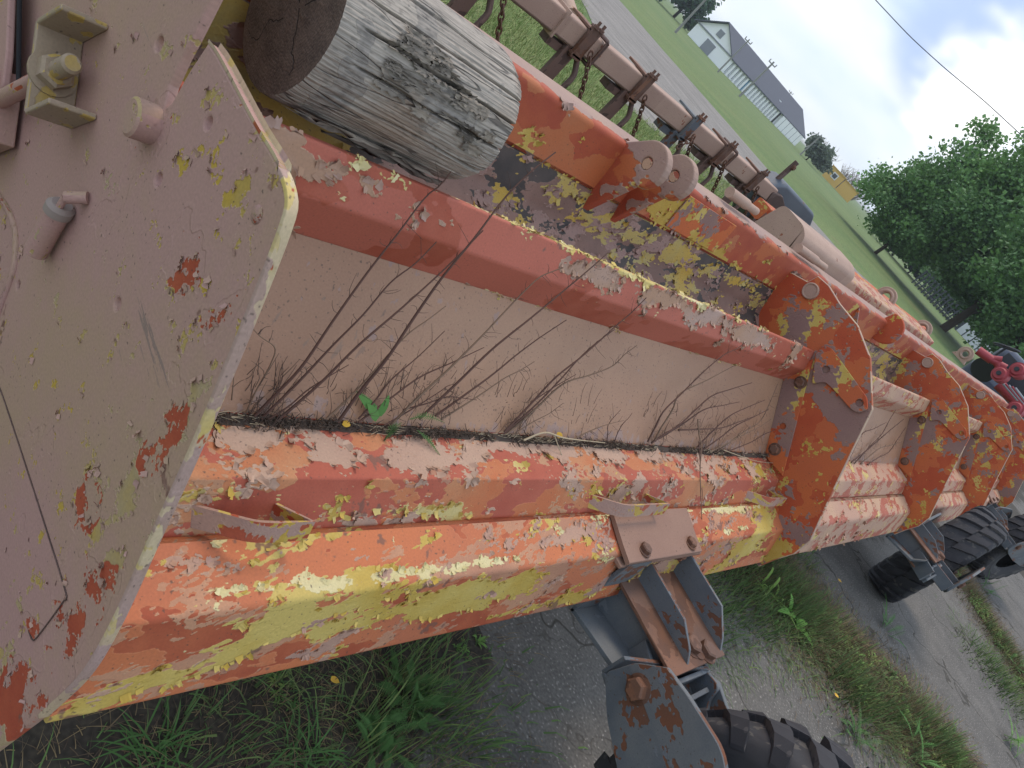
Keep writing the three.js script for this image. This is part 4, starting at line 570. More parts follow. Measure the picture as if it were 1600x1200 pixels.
  mesh('twig', merge([taper([pan(818, 688, 0.02), pan(850, 676, 0.03), pan(880, 684, 0.025), pan(945, 692, 0.02)], 0.0028, 0.0012, 6, 20), taper([pan(866, 680, 0.03), pan(880, 715, 0.03), pan(896, 735, 0.035)], 0.0015, 0.0007, 5, 10)]), M_STRAW, tg);
  const tg2 = thing('pale_twig', 'long pale stalk lying on the ledge beside the bracket', 'twig');
  mesh('twig', taper([pan(1130, 703, 0.02), pan(1180, 720, 0.04), pan(1217, 724, 0.04)], 0.0018, 0.0008, 5, 14), M_STRAW, tg2);
  // litter of crumbled bark, paint chips and straw along the ledge
  const lit = [], chips = [];
  for (let i = 0; i < 5200; i++) { const x = 0.5 + Math.pow(R(), 0.9) * 2.58, sp = Math.abs(R() + R() - 1) * (0.020 + 0.016 * n2(x * 6, 3)) * (1.25 - 0.25 * x); if (fbm(x * 4 + 9, 3, 3) + 0.55 - 0.14 * x < R() * 0.7) continue; const l = 0.704 - sp * 1.0, h = 0.8195 + Math.max(0, 0.016 - sp * 0.5) * R(); const a = R() * 6.28, s = 0.004 + R() * 0.011; if (R() < 0.75) { const d = new THREE.Vector3(Math.cos(a), (R() - 0.4) * 0.7, Math.sin(a)); const p = V(x, l, h); lit.push(taper([p, p.clone().addScaledVector(d, s * 1.2)], 0.0009 + R() * 0.0007, 0.0006, 3, 1)); } else { const g = new THREE.TetrahedronGeometry(s * 0.35, 0); g.rotateX(a); g.rotateY(a * 2); const p = V(x, l, h); g.translate(p.x, p.y, p.z); chips.push(g); } }
  const L1 = mesh('ledge_litter', merge(lit), new THREE.MeshStandardMaterial({ color: 0x4f443b, roughness: 1 }), null); L1.userData = { label: 'dark litter of dead stalks along the foot of the panel', category: 'litter', kind: 'stuff' };
  const straw = []; for (let i = 0; i < 420; i++) { const x = 0.5 + R() * 2.58, l = 0.704 - R() * R() * 0.03 * (0.4 + R()); if (fbm(x * 3 + 2, 7, 3) < -0.05) continue; const a = (R() - 0.5) * 1.6, s = 0.01 + R() * 0.022, p = V(x, l, 0.824 + R() * 0.008); straw.push(taper([p, p.clone().add(new THREE.Vector3(Math.cos(a) * s, (R() - 0.3) * 0.012, Math.sin(a) * s * 0.5))], 0.0008, 0.0004, 3, 1)); }
  const L4 = mesh('ledge_straw', merge(straw), M_STRAW, null); L4.userData = { label: 'pale bits of straw in the litter along the ledge', category: 'straw', kind: 'stuff' };
  const L2 = mesh('ledge_crumbs', merge(chips), new THREE.MeshStandardMaterial({ color: 0x5b4a3e, roughness: 1 }), null); L2.userData = { label: 'dark soil crumbs along the foot of the panel', category: 'soil', kind: 'stuff' };
  const soil = prism([[0.709, 0.826], [0.702, 0.824], [0.69, 0.8165], [0.70, 0.814]], 0.5, 3.07, null, { r: 0.004, nx: 160 }); { const p = soil.attributes.position; for (let i = 0; i < p.count; i++) { const x = p.getX(i); p.setY(i, p.getY(i) + 0.004 * fbm(x * 30, p.getZ(i) * 80, 3)); p.setZ(i, p.getZ(i) + 0.007 * fbm(x * 18 + 4, p.getY(i) * 50, 3)); } soil.computeVertexNormals(); }
  const L3 = mesh('ledge_soil', soil, new THREE.MeshStandardMaterial({ color: 0x4a3f37, roughness: 1 }), null); L3.userData = { label: 'strip of dark soil gathered on the ledge', category: 'soil', kind: 'stuff' };
}
// green: feathery leaf on a midrib, plain leaf blade
const leafMat = (c) => new THREE.MeshStandardMaterial({ color: c, roughness: 0.8, side: THREE.DoubleSide });
const M_G1 = leafMat(0x4d7a38), M_G2 = leafMat(0x42662f), M_G3 = leafMat(0x6f8f3f), M_Y = leafMat(0xd0a53a), M_DRY = leafMat(0x8d7558), M_G4 = leafMat(0x5f8e38);
function blade(p, d, up, len, w, bend) { // one tapered leaf blade of three segments
  const s = d.clone().cross(up).normalize(), K = 4, pos = [], idx = []; for (let k = 0; k <= K; k++) { const t = k / K, c = p.clone().addScaledVector(d, len * t).addScaledVector(up, -bend * len * t * t), ww = w * (k === K ? 0.02 : Math.sin(Math.PI * (0.22 + 0.75 * t))); pos.push(c.x - s.x * ww, c.y - s.y * ww, c.z - s.z * ww, c.x + s.x * ww, c.y + s.y * ww, c.z + s.z * ww); } for (let k = 0; k < K; k++) { const A = k * 2; idx.push(A, A + 1, A + 2, A + 1, A + 3, A + 2); }
  const g = new THREE.BufferGeometry(); g.setAttribute('position', new THREE.Float32BufferAttribute(pos, 3)); g.setIndex(idx); g.computeVertexNormals(); return g;
}
function feather(pts, w, n, R) { // yarrow-like leaf
  const c = new THREE.CatmullRomCurve3(pts), gs = [taper(pts, 0.0011, 0.0005, 4, 10)];
  const nUp = new THREE.Vector3(0, 1, 0);
  for (let k = 1; k < n; k++) { const t = k / n, p = c.getPoint(t), tg = c.getTangent(t), sd = tg.clone().cross(nUp).normalize(); for (const s of [-1, 1]) { const L = w * Math.sin(Math.PI * (0.12 + 0.85 * t)) * (0.8 + 0.4 * R()); const d = sd.clone().multiplyScalar(s).addScaledVector(tg, 0.5).addScaledVector(nUp, 0.25).normalize(); gs.push(blade(p, d, nUp, L, L * 0.09, 0.2)); } }
  return merge(gs.map(g => { g = g.index ? g.toNonIndexed() : g; if (!g.attributes.uv) g.setAttribute('uv', new THREE.Float32BufferAttribute(new Float32Array(g.attributes.position.count * 2), 2)); return g; }));
}
{
  const R = rng(44), o1 = thing('seedling', 'small bright green seedling among the dead stems', 'plant');
  for (const [a, b] of [[[592, 650], [563, 613]], [[592, 650], [612, 618]], [[590, 655], [578, 632]]]) mesh('leaf', blade(pan(a[0], a[1], 0.012), pan(b[0], b[1], 0.03).sub(pan(a[0], a[1], 0.012)).normalize(), PNN, pan(a[0], a[1], 0.012).distanceTo(pan(b[0], b[1], 0.03)), 0.010, 0.15), M_G1, o1);
  const o2 = thing('fern_weed', 'feathery green weed spilling onto the red channel', 'plant');
  for (const q of [[[600, 690], [612, 672], [628, 660]], [[640, 655], [665, 650], [695, 660]], [[652, 672], [672, 690], [688, 712]]]) mesh('leaf', feather(q.map((p, i) => pan(p[0], p[1], 0.02 + 0.01 * i)), 0.012, 16, R), M_G2, o2);
  const yl = (label, p, n, s) => { const d = new THREE.Vector3(0.6, 0.2, 0.5).normalize(); const g = blade(p, d, n, s, s * 0.35, 0.25); const o = mesh('yellow_leaf', g, M_Y, null); tag(o, label, 'leaf'); };
  yl('small yellow fallen leaf on the ledge below the green seedling', pan(536, 660, 0.012), PNN, 0.018); yl('dull yellow leaf standing on the ledge behind the pale twig', pan(870, 678, 0.01), PNN, 0.022);
  const g1 = onH(514, 1062, 0.02); yl('yellow leaf on the dark ground under the beam', V(g1[0], g1[1], 0.03), new THREE.Vector3(0, 1, 0), 0.028);
  const g2 = onH(1306, 908, 0.1); yl('yellow flower petal above the grass under the far beam', V(g2[0], g2[1], 0.12), new THREE.Vector3(0, 1, 0), 0.035);
  const g3 = onH(1302, 1086, 0.02); yl('small yellow leaf on the dry grass beside the near tyre', V(g3[0], g3[1], 0.03), new THREE.Vector3(0, 1, 0), 0.035);
}

// ================================================================ the ground
const NEARX = 14;
{
  // wide field: mown grass with darker and paler drifts and bare patches
  const w = 1024, rgb = new Uint8Array(w * w * 4), S = 40;
  for (let j = 0; j < w; j++) for (let i = 0; i < w; i++) { const a = i / w * 6.283185, b = j / w * 6.283185, u = i / w * S, v = j / w * S, p = (j * w + i) * 4; const t1 = fbm(Math.cos(a) * 3 + 5, Math.sin(a) * 3 + Math.cos(b) * 3, 4) , t = clamp(0.5 + t1 * 0.5 + 0.5 * n2(Math.sin(b) * 3 + 9, Math.cos(a) * 2), 0, 1), f = n2(u * 13, v * 13) * 0.5 + n2(u * 5, v * 5) * 0.5, d = sm(0.25, 0.6, fbm(Math.cos(b) * 5 + 20, Math.sin(a) * 5 + Math.sin(b) * 3, 4)); const k = 0.86 + 0.22 * f; rgb[p] = clamp(lerp(lerp(100, 122, t), 140, d * 0.5) * k, 0, 255); rgb[p + 1] = clamp(lerp(lerp(126, 138, t), 132, d * 0.5) * k, 0, 255); rgb[p + 2] = clamp(lerp(lerp(66, 78, t), 88, d * 0.5) * k, 0, 255); rgb[p + 3] = 255; }
  const m = tex(rgb, w, w, true); m.repeat.set(1200 / S, 1200 / S);
  const g = new THREE.PlaneGeometry(1200, 1200, 60, 60); g.rotateX(-Math.PI / 2); g.translate(0, -0.008, 0);
  struct('ground', g, new THREE.MeshStandardMaterial({ map: m, roughness: 1 }));
}
const sheet = (name, pts, y, mat, S) => { const s = new THREE.Shape(pts.map(p => new THREE.Vector2(p[0], p[1]))), g = new THREE.ShapeGeometry(s, 4); const p = g.attributes.position, uv = g.attributes.uv; for (let i = 0; i < p.count; i++) { const x = p.getX(i), l = p.getY(i); p.setXYZ(i, x, y, -l); uv.setXY(i, x / S, l / S); } g.computeVertexNormals(); const nn = g.attributes.normal; for (let i = 0; i < nn.count; i++) nn.setXYZ(i, 0, 1, 0); return struct(name, g, mat); };
// where the weeds grow: joints between the slabs, and the strip under the machine
const GJ = [];   // joint strips as [ax, al, bx, bl, halfwidth]
{ const q = (a, b, w) => { const A = onH(a[0], a[1], 0), B = onH(b[0], b[1], 0); GJ.push([A[0], A[1], B[0], B[1], w]); };
  q([1180, 880], [1480, 1190], 0.42); q([1500, 900], [1640, 1130], 0.33); q([300, 1100], [690, 1130], 0.10); }
const dseg = (x, l, s) => { const dx = s[2] - s[0], dl = s[3] - s[1], t = clamp(((x - s[0]) * dx + (l - s[1]) * dl) / (dx * dx + dl * dl), -0.6, 1.6); return Math.hypot(x - s[0] - dx * t, l - s[1] - dl * t); };
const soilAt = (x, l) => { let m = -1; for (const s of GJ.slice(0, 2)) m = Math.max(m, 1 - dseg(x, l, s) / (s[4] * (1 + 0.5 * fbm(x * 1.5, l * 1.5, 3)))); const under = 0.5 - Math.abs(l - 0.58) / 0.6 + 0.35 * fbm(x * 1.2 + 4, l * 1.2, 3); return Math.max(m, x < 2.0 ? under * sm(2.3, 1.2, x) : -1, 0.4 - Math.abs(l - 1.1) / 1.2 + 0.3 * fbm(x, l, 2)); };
{
  // cracked, worn asphalt: stones in a grey binder, soil and moss in the joints
  const w = 2048, S = 8.2, rgb = new Uint8Array(w * w * 4), bd = new Uint8Array(w * w * 4);
  for (let j = 0; j < w; j++) for (let i = 0; i < w; i++) {
    const x = i / w * S, l = -4 + j / w * S, p = (j * w + i) * 4;
    const st = n2(x * 90, l * 90), s2 = n2(x * 190 + 7, l * 190), big_ = fbm(x * 1.3, l * 1.3, 4), mid = fbm(x * 7, l * 7, 3);
    let c = 96 + big_ * 16 + mid * 12 + st * 14 + s2 * 10, H = 0.6 + st * 0.13 + s2 * 0.1; let r = c * 1.0, g = c * 0.97, b = c * 0.92;
    if (st + 0.5 * s2 > 0.62) { const t = sm(0.62, 0.85, st + 0.5 * s2); r = lerp(r, 158, t); g = lerp(g, 154, t); b = lerp(b, 146, t); H += 0.1 * t; }
    const ck = Math.abs(fbm(x * 0.9 + 3, l * 0.9 + 8, 5)), ck2 = Math.abs(fbm(x * 2.1 + 30, l * 2.1 + 1, 4)); const k = Math.max(1 - sm(0.004, 0.016, ck), 0.6 * (1 - sm(0.003, 0.011, ck2)) * sm(0.05, 0.3, fbm(x * 0.6, l * 0.6 + 40, 2))); r = lerp(r, 58, k * 0.8); g = lerp(g, 55, k * 0.8); b = lerp(b, 48, k * 0.8); H -= k * 0.5;
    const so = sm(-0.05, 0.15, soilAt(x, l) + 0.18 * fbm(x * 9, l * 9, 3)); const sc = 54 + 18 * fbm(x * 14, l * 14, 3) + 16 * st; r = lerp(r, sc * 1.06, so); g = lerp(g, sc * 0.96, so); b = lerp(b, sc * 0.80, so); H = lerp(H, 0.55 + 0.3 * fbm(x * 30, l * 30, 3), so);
    rgb[p] = clamp(r, 0, 255); rgb[p + 1] = clamp(g, 0, 255); rgb[p + 2] = clamp(b, 0, 255); rgb[p + 3] = 255; bd[p] = bd[p + 1] = bd[p + 2] = clamp(H, 0, 1) * 255; bd[p + 3] = 255;
  }
  const mat = new THREE.MeshStandardMaterial({ map: tex(rgb, w, w, true), bumpMap: tex(bd, w, w), bumpScale: 0.010, roughness: 0.95 });
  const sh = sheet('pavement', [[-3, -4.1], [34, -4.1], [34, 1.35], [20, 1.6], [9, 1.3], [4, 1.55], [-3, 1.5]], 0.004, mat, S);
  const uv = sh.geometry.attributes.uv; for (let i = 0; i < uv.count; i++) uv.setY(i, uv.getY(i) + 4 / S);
}
{
  // the gravel road beyond
  const w = 1024, S = 12, rgb = new Uint8Array(w * w * 4); for (let j = 0; j < w; j++) for (let i = 0; i < w; i++) { const u = i / w * S, v = j / w * S, p = (j * w + i) * 4, a = i / w * 6.283, b = j / w * 6.283; let c = 128 + 16 * fbm(Math.cos(a) * 2.5, Math.sin(a) * 2.5 + Math.cos(b) * 2.5, 4) + 12 * n2(u * 14, v * 14) + 12 * fbm(u * 2, v * 0.35 + 5, 3); if (n2(u * 7, v * 1.1 + 50) > 0.45) c -= 16; rgb[p] = c; rgb[p + 1] = c * 0.965; rgb[p + 2] = c * 0.92; rgb[p + 3] = 255; }
  const m = tex(rgb, w, w, true), R = rng(3), L = [], RR = []; const kx = EYE / 1.55;
  for (let i = 0; i <= 60; i++) { const l = (8.6 + i * 1.6) * kx; L.push([(Math.min(16.0, 10.2 + i * 1.6 * 0.78) + 0.25 * fbm(i * 0.9, 2, 2)) * kx, l]); RR.push([(27.8 + 0.4 * fbm(i * 0.7, 9, 3)) * kx, l + 1.2]); }
  sheet('road', [[14 * kx, 6.5 * kx], [26 * kx, 6.5 * kx], [33 * kx, 8.5 * kx], ...RR, ...L.reverse()], 0.004, new THREE.MeshStandardMaterial({ map: m, roughness: 1 }), S);
}
// grass in tufts: a few variants of each, drawn many times
function tuft(n, len, spread, w, R, droop = 0.5) { const gs = []; for (let k = 0; k < n; k++) { const a = R() * 6.283, t = R() * spread, p = new THREE.Vector3(Math.cos(a) * t * 0.25, 0, Math.sin(a) * t * 0.25), d = new THREE.Vector3(Math.cos(a) * t, 1, Math.sin(a) * t).normalize(), up = new THREE.Vector3(0, 1, 0); const L = len * (0.5 + R() * 0.7), sd = new THREE.Vector3(-Math.sin(a), 0, Math.cos(a)), pos = [], idx = []; for (let s = 0; s <= 3; s++) { const q = s / 3, c = p.clone().addScaledVector(d, L * q); c.y -= droop * L * q * q * t; c.x += Math.cos(a) * L * 0.35 * q * q * t; c.z += Math.sin(a) * L * 0.35 * q * q * t; const ww = w * (1 - q * 0.96); pos.push(c.x - sd.x * ww, c.y, c.z - sd.z * ww, c.x + sd.x * ww, c.y, c.z + sd.z * ww); } for (let s = 0; s < 3; s++) { const A = s * 2; idx.push(A, A + 1, A + 2, A + 1, A + 3, A + 2); } let g = new THREE.BufferGeometry(); g.setAttribute('position', new THREE.Float32BufferAttribute(pos, 3)); g.setIndex(idx); g = g.toNonIndexed(); g.computeVertexNormals(); gs.push(g); } return mergeGeometries(gs); }
function scatter(name, label, geos, mat, pts, cat, cols) { // pts: [x, l, scale]
  const R = rng(pts.length + 5), per = geos.map(() => []); pts.forEach((p, i) => per[i % geos.length].push(p)); const m4 = new THREE.Matrix4(), q = new THREE.Quaternion(), Y = new THREE.Vector3(0, 1, 0), c = new THREE.Color();
  geos.forEach((g, k) => { if (!per[k].length) return; const im = new THREE.InstancedMesh(g, mat, per[k].length); per[k].forEach((p, i) => { q.setFromAxisAngle(Y, R() * 6.283); m4.compose(V(p[0], p[1], 0.0), q, new THREE.Vector3(p[2], p[2] * (0.7 + 0.6 * R()), p[2])); im.setMatrixAt(i, m4); c.setHex(cols[Math.floor(R() * cols.length)], THREE.SRGBColorSpace); im.setColorAt(i, c); }); im.name = numbered(name); shadows(im); im.userData = { label, category: cat, kind: 'stuff' }; scene.add(im); });
}
const M_W = new THREE.MeshStandardMaterial({ color: 0xffffff, roughness: 0.85, side: THREE.DoubleSide });
{
  const R = rng(61), T1 = [0, 1, 2].map(() => tuft(14, 0.11, 1.3, 0.0022, R, 0.9)), T2 = [0, 1].map(() => tuft(22, 0.085, 2.2, 0.0015, R)), GRN = [0x4b6636, 0x58743c, 0x42592f, 0x6a7c44, 0x5b6a3e], DR = [0x6f5f46, 0x82704f, 0x5c4d3b, 0x4c3e31];
  const gp = [], dp = [];
  const seg = (s, n, arr, wk, f) => { for (let i = 0; i < n; i++) { const t = R() * 1.25 - 0.12, o = (R() + R() + R() - 1.5) / 1.5 * s[4] * wk, dx = s[2] - s[0], dl = s[3] - s[1], L = Math.hypot(dx, dl); const x = s[0] + dx * t - dl / L * o, l = s[1] + dl * t + dx / L * o; if (f && !f(x, l)) continue; arr.push([x, l, 0.6 + R() * 0.8]); } };
  const den = (x, l) => fbm(x * 2.2 + 8, l * 2.2, 3) > -0.02;
  seg(GJ[0], 1900, gp, 1.0, (x, l) => fbm(x * 3.2 + 8, l * 3.2, 3) > 0.16); seg(GJ[1], 700, gp, 1.0, (x, l) => fbm(x * 2.2 + 8, l * 2.2, 3) > 0.1);
  seg(GJ[0], 2100, dp, 1.25, null); seg(GJ[1], 1100, dp, 1.3, null);
  const wp = []; seg(GJ[0], 900, wp, 1.05, (x, l) => fbm(x * 2.7 + 30, l * 2.7, 3) > 0.02); seg(GJ[1], 420, wp, 1.0, (x, l) => fbm(x * 2.7 + 30, l * 2.7, 3) > 0.0);
  for (let i = 0; i < 500; i++) { const x = 0.5 + R() * 1.7, l = -0.1 + R() * 1.0; if (fbm(x * 2.6 + 1, l * 2.6 + 6, 3) > 0.16 && soilAt(x, l) > 0.1) wp.push([x, l, 0.3 + R() * 0.3]); }
  for (const [px, py, n, rr] of [[640, 1095, 46, 0.13], [720, 1150, 18, 0.10], [560, 1180, 14, 0.10], [300, 1170, 8, 0.12], [1230, 945, 120, 0.22], [1340, 1090, 90, 0.2], [1460, 1170, 110, 0.25], [1560, 1060, 90, 0.3]]) { const q = onH(px, py, 0); for (let i = 0; i < n; i++) { const a = R() * 6.283, r = rr * Math.sqrt(R()) * (0.5 + R()); gp.push([q[0] + Math.cos(a) * r, q[1] + Math.sin(a) * r, 0.8 + R() * 0.9]); } }
  const ros = () => { const gs = []; for (let k = 0; k < 15; k++) { const a = R() * 6.283, t = 0.2 + R() * 1.5, d = new THREE.Vector3(Math.cos(a) * t, 1, Math.sin(a) * t).normalize(); let g = blade(new THREE.Vector3((R() - 0.5) * 0.02, 0, (R() - 0.5) * 0.02), d, new THREE.Vector3(0, 1, 0), 0.03 + R() * 0.07, 0.004 + R() * 0.004, 0.5); gs.push(g.toNonIndexed()); } return mergeGeometries(gs); };
  scatter('joint_weeds', 'small leafy green weeds between the grass of the pavement joints', [ros(), ros(), ros()], M_W, wp, 'weeds', [0x5d7f3c, 0x6b9044, 0x4c6c34, 0x7d8f4a]);
  // under the near end of the beam
  for (let i = 0; i < 5200; i++) { const x = 0.5 + R() * 1.6, l = -0.2 + R() * 1.3, d = fbm(x * 2.6 + 1, l * 2.6 + 6, 3) - sm(1.6, 2.1, x) * 0.6 - 0.10; if (d > 0.0 && R() < 0.22) gp.push([x, l, 0.5 + R() * 0.6]); else if (d > -0.16 && R() < 0.22) dp.push([x, l, 0.6 + R() * 0.5]); }
  // grass edge under the far part of the beam
  for (let i = 0; i < 1300; i++) { const x = 3.1 + R() * 2.2, l = 0.15 + R() * 1.2; if (fbm(x * 1.7 + 12, l * 1.7, 3) > -0.05) gp.push([x, l, 0.6 + R() * 0.8]); }
  scatter('joint_grass', 'green grass tufts growing in the joints of the pavement', T1, M_W, gp, 'grass', GRN);
  scatter('dry_grass', 'dry brown grass matted in the joints of the pavement', T2, M_W, dp, 'dry grass', DR);
  // field grass behind the machine, under and beyond the toolbar
  const fg = []; for (let i = 0; i < 30000; i++) { const x = 0.5 + R() * 17, l = 1.7 + R() * R() * 18; if (l > 9 && x > Math.min(16.0, 10.2 + (l / 1.097 - 8.6) * 0.78) * 1.08) continue; fg.push([x, l, 0.8 + R() * 0.9]); }
  scatter('field_grass', 'short green grass behind the machine', [0, 1, 2].map(() => tuft(12, 0.10, 1.2, 0.0035, R)), M_W, fg, 'grass', [0x74894c, 0x7f9354, 0x6a8044, 0x93995f, 0x8d8f5e]);
}
// single weeds one can tell apart
{
  const R = rng(71);
  const weedAt = (name, px, py, label, n, len, w, mat, kind) => { const g = onH(px, py, 0.0), o = thing(name, label, 'plant'); for (let k = 0; k < n; k++) { const a = R() * 6.283, tilt = 0.2 + R() * 1.5, d = new THREE.Vector3(Math.cos(a) * tilt, 0.75, Math.sin(a) * tilt).normalize(), p = V(g[0] + (R() - 0.5) * len * 0.5, g[1] + (R() - 0.5) * len * 0.5, 0.005), L = len * (0.4 + R() * 0.75); let q; if (kind === 'feather') q = feather([p, p.clone().addScaledVector(d, L * 0.5), p.clone().addScaledVector(d, L).add(new THREE.Vector3(0, -L * 0.15, 0))], w * 1.7, 30, R); else q = blade(p, d, new THREE.Vector3(0, 1, 0), L, w, 0.35 + R() * 0.3); mesh('leaf', q, mat, o); } return o; };
  weedAt('broad_leaf_weed', 1232, 968, 'broad leaved bright green weed with long pale blades between the slabs', 9, 0.24, 0.028, M_G4);
  weedAt('broad_leaf_weed', 1195, 925, 'tuft of long pale green blades under the beam', 22, 0.26, 0.008, M_G3);
  weedAt('feather_weed', 1385, 985, 'feathery green weed at the edge of the bare slab', 9, 0.24, 0.014, M_G1, 'feather');
  weedAt('feather_weed', 640, 1090, 'large dark feathery weed in the shade under the beam', 20, 0.19, 0.011, M_G2, 'feather');
  weedAt('feather_weed', 590, 1165, 'low dark feathery weed at the bottom edge of the picture', 16, 0.15, 0.010, M_G2, 'feather');
  weedAt('feather_weed', 1430, 1185, 'tall feathery weed at the bottom right beside the tyre', 10, 0.30, 0.014, M_G1, 'feather');
  weedAt('feather_weed', 1575, 1165, 'bright feathery weed in the lower right corner', 10, 0.34, 0.015, M_G4, 'feather');
  weedAt('feather_weed', 1330, 1150, 'green weed tuft in the joint right of the tyre', 12, 0.22, 0.012, M_G2, 'feather');
  weedAt('feather_weed', 1580, 1040, 'small green weed in the second joint near the right edge', 9, 0.24, 0.014, M_G1, 'feather');
  weedAt('feather_weed', 1535, 920, 'small green weed behind the grey fork bar', 9, 0.26, 0.014, M_G1, 'feather');
  weedAt('grass_clump', 240, 1180, 'thin grass clump in the dark lower left under the beam', 40, 0.17, 0.0022, M_G2);
  weedAt('grass_clump', 470, 1180, 'wispy grass clump at the bottom edge left of the feathery weeds', 40, 0.17, 0.0022, M_G2);
}

// ================================================================ the cultivator toolbar behind
const onL = (px, py, l) => { const d = ray(px, py), t = -l / d.z; return [d.x * t, EYE + d.y * t]; };   // [x, h] in the plane left = l
{
  const tb = thing('toolbar', 'dusty pink square cultivator toolbar with clamped tines and chains behind the orange beam', 'farm tool'), l0 = 2.40, hm = 1.35;
  mesh('tube', boxUV(prism([[l0, 1.30], [l0, 1.40], [l0 + 0.10, 1.40], [l0 + 0.10, 1.30]], 0.6, 4.75, null, { r: 0.012 })), M_DUST, tb);
  mesh('collar', boxUV(box(2.36, l0 + 0.05, 1.35, 0.012, 0.125, 0.125)), M_DUST, tb);
  const R = rng(88), chain = (a, b, sag) => { const gs = [], n = Math.max(3, Math.round(a.distanceTo(b) / 0.026)); const d0 = b.clone().sub(a); for (let i = 0; i < n; i++) { const t = (i + 0.5) / n, p = a.clone().lerp(b, t); p.z += sag * 4 * t * (1 - t); const g = new THREE.TorusGeometry(0.0105, 0.0038, 6, 12); g.scale(1, 1.75, 1); if (i % 2) g.rotateY(Math.PI / 2); g.applyQuaternion(new THREE.Quaternion().setFromUnitVectors(new THREE.Vector3(0, 1, 0), d0.clone().normalize())); g.translate(p.x, p.y, p.z); gs.push(g); } return boxUV(merge(gs)); };
  const units = [[1.96, 0], [2.53, 1], [3.0, 0], [3.52, 2], [3.93, 1], [4.42, 0]];
  for (const [x, k] of units) {
    const blue = k === 2, m = blue ? M_BLUE : M_BROWN;
    const cl = mesh('clamp', boxUV(merge([box(x, l0 - 0.014, 1.352, 0.06, 0.022, 0.15), box(x, l0 + 0.06, 1.408, 0.06, 0.16, 0.012), box(x, l0 + 0.05, 1.292, 0.07, 0.15, 0.014)])), blue ? M_BLUE : M_RUSTY, tb);
    for (const s of [-0.018, 0.018]) mesh('bolt', boxUV(merge([cyl(V(x + s, l0 - 0.02, 1.40), V(x + s, l0 - 0.02, 1.455), 0.007, 10), hexBolt(V(x + s, l0 - 0.02, 1.425), new THREE.Vector3(0, 1, 0), 0.014, 0.012)])), M_RUSTY, cl);
    if (k === 1) { // U bolt round the tube
      const u = [[l0 + 0.12, 1.41], [l0 - 0.012, 1.412], [l0 - 0.016, 1.40], [l0 - 0.016, 1.30], [l0 - 0.012, 1.288], [l0 + 0.12, 1.29]].map(p => V(x + 0.10, p[0], p[1])); mesh('u_bolt', boxUV(tube(u, 0.009, 8, 40)), M_BROWN, cl);
      const u2 = u.map(p => p.clone().add(new THREE.Vector3(0, 0, 0))); mesh('clamp_strap', boxUV(box(x + 0.10, l0 - 0.018, 1.35, 0.02, 0.01, 0.10)), M_RUSTY, cl);
    }
    // tine: a broad leaf going down and a curved spring behind
    const w = 0.036, sh = new THREE.Shape([[-w, 0], [w, 0], [w * 1.05, -0.22], [w * 0.9, -0.60], [-w * 0.9, -0.60], [-w * 1.05, -0.22]].map(p => new THREE.Vector2(...p))), g = new THREE.ExtrudeGeometry(sh, { depth: 0.016, bevelEnabled: true, bevelSize: 0.003, bevelThickness: 0.003, bevelSegments: 1 }); g.rotateZ(-0.05); g.translate(x - 0.02, 1.30, -l0 - 0.02); const ti = mesh('tine', boxUV(g), m, tb);
    mesh('spring_tine', boxUV(tube([V(x + 0.05, l0 + 0.02, 1.29), V(x + 0.07, l0 - 0.02, 1.22), V(x + 0.05, l0 - 0.03, 1.12), V(x + 0.10, l0 - 0.02, 1.03), V(x + 0.18, l0 + 0.02, 0.98), V(x + 0.2, l0 + 0.06, 0.8)], 0.013, 8, 30)), M_BROWN, ti);
    mesh('side_tube', boxUV(box(x - 0.08, l0 + 0.05, 1.27, 0.13, 0.06, 0.035)), blue ? M_BLUE : M_BROWN, tb);
    const c0 = V(x + 0.035, l0 - 0.035, 1.345), end = V(x - 0.155 + 0.03 * R(), l0 - 0.035, 1.02 + 0.05 * R()); end.x = x + 0.035 + (-0.20); 
    const e2 = V(x + 0.20, l0 - 0.05, 1.10);
    mesh('chain', chain(c0, e2, 0.01), M_RUSTY, tb);
    if (blue) mesh('chain', chain(c0, V(x - 0.02, l0 - 0.05, 1.25), 0.012), M_RUSTY, tb);
  }
  mesh('cross_brace', boxUV(box(1.6, l0 + 0.2, 1.24, 0.10, 0.5, 0.10)), M_BROWN, tb);
  // upright bar near the front of the tube, towards the road
  { const a = onL(868, 20, 2.7), b = onL(905, -40, 2.7); mesh('parallel_arm', boxUV(cyl(V(a[0], 2.62, 1.36), V(b[0] + 0.1, 3.0, 1.44), 0.045, 12)), M_DUST, tb); }
  // end hood
  const hd = thing('hood', 'dark blue grey metal hood with a rusty brown side at the end of the toolbar', 'machine cover'), q = (x, y) => onL(x, y, 2.45);
  const shp = round([q(1197, 290), q(1226, 291), q(1252, 318), q(1268, 336), q(1262, 352), q(1248, 368), q(1215, 385), q(1190, 372), q(1163, 345), q(1172, 312)], 0.03);
  const hg = new THREE.ExtrudeGeometry(new THREE.Shape(shp.map(p => new THREE.Vector2(...p))), { depth: 0.10, bevelEnabled: true, bevelSize: 0.02, bevelThickness: 0.03, bevelSegments: 4 }); hg.translate(0, 0, -2.56); mesh('cover', boxUV(hg), M_HOOD(), hd);
  const sp_ = [q(1165, 340), q(1200, 292), q(1215, 300), q(1222, 330), q(1196, 350)]; const sg = new THREE.ExtrudeGeometry(new THREE.Shape(round(sp_, 0.02).map(p => new THREE.Vector2(...p))), { depth: 0.03, bevelEnabled: true, bevelSize: 0.006, bevelThickness: 0.006, bevelSegments: 2 }); sg.translate(0, 0, -2.43); mesh('side_panel', boxUV(sg), M_BROWN, hd, 'rusty brown side of the hood');
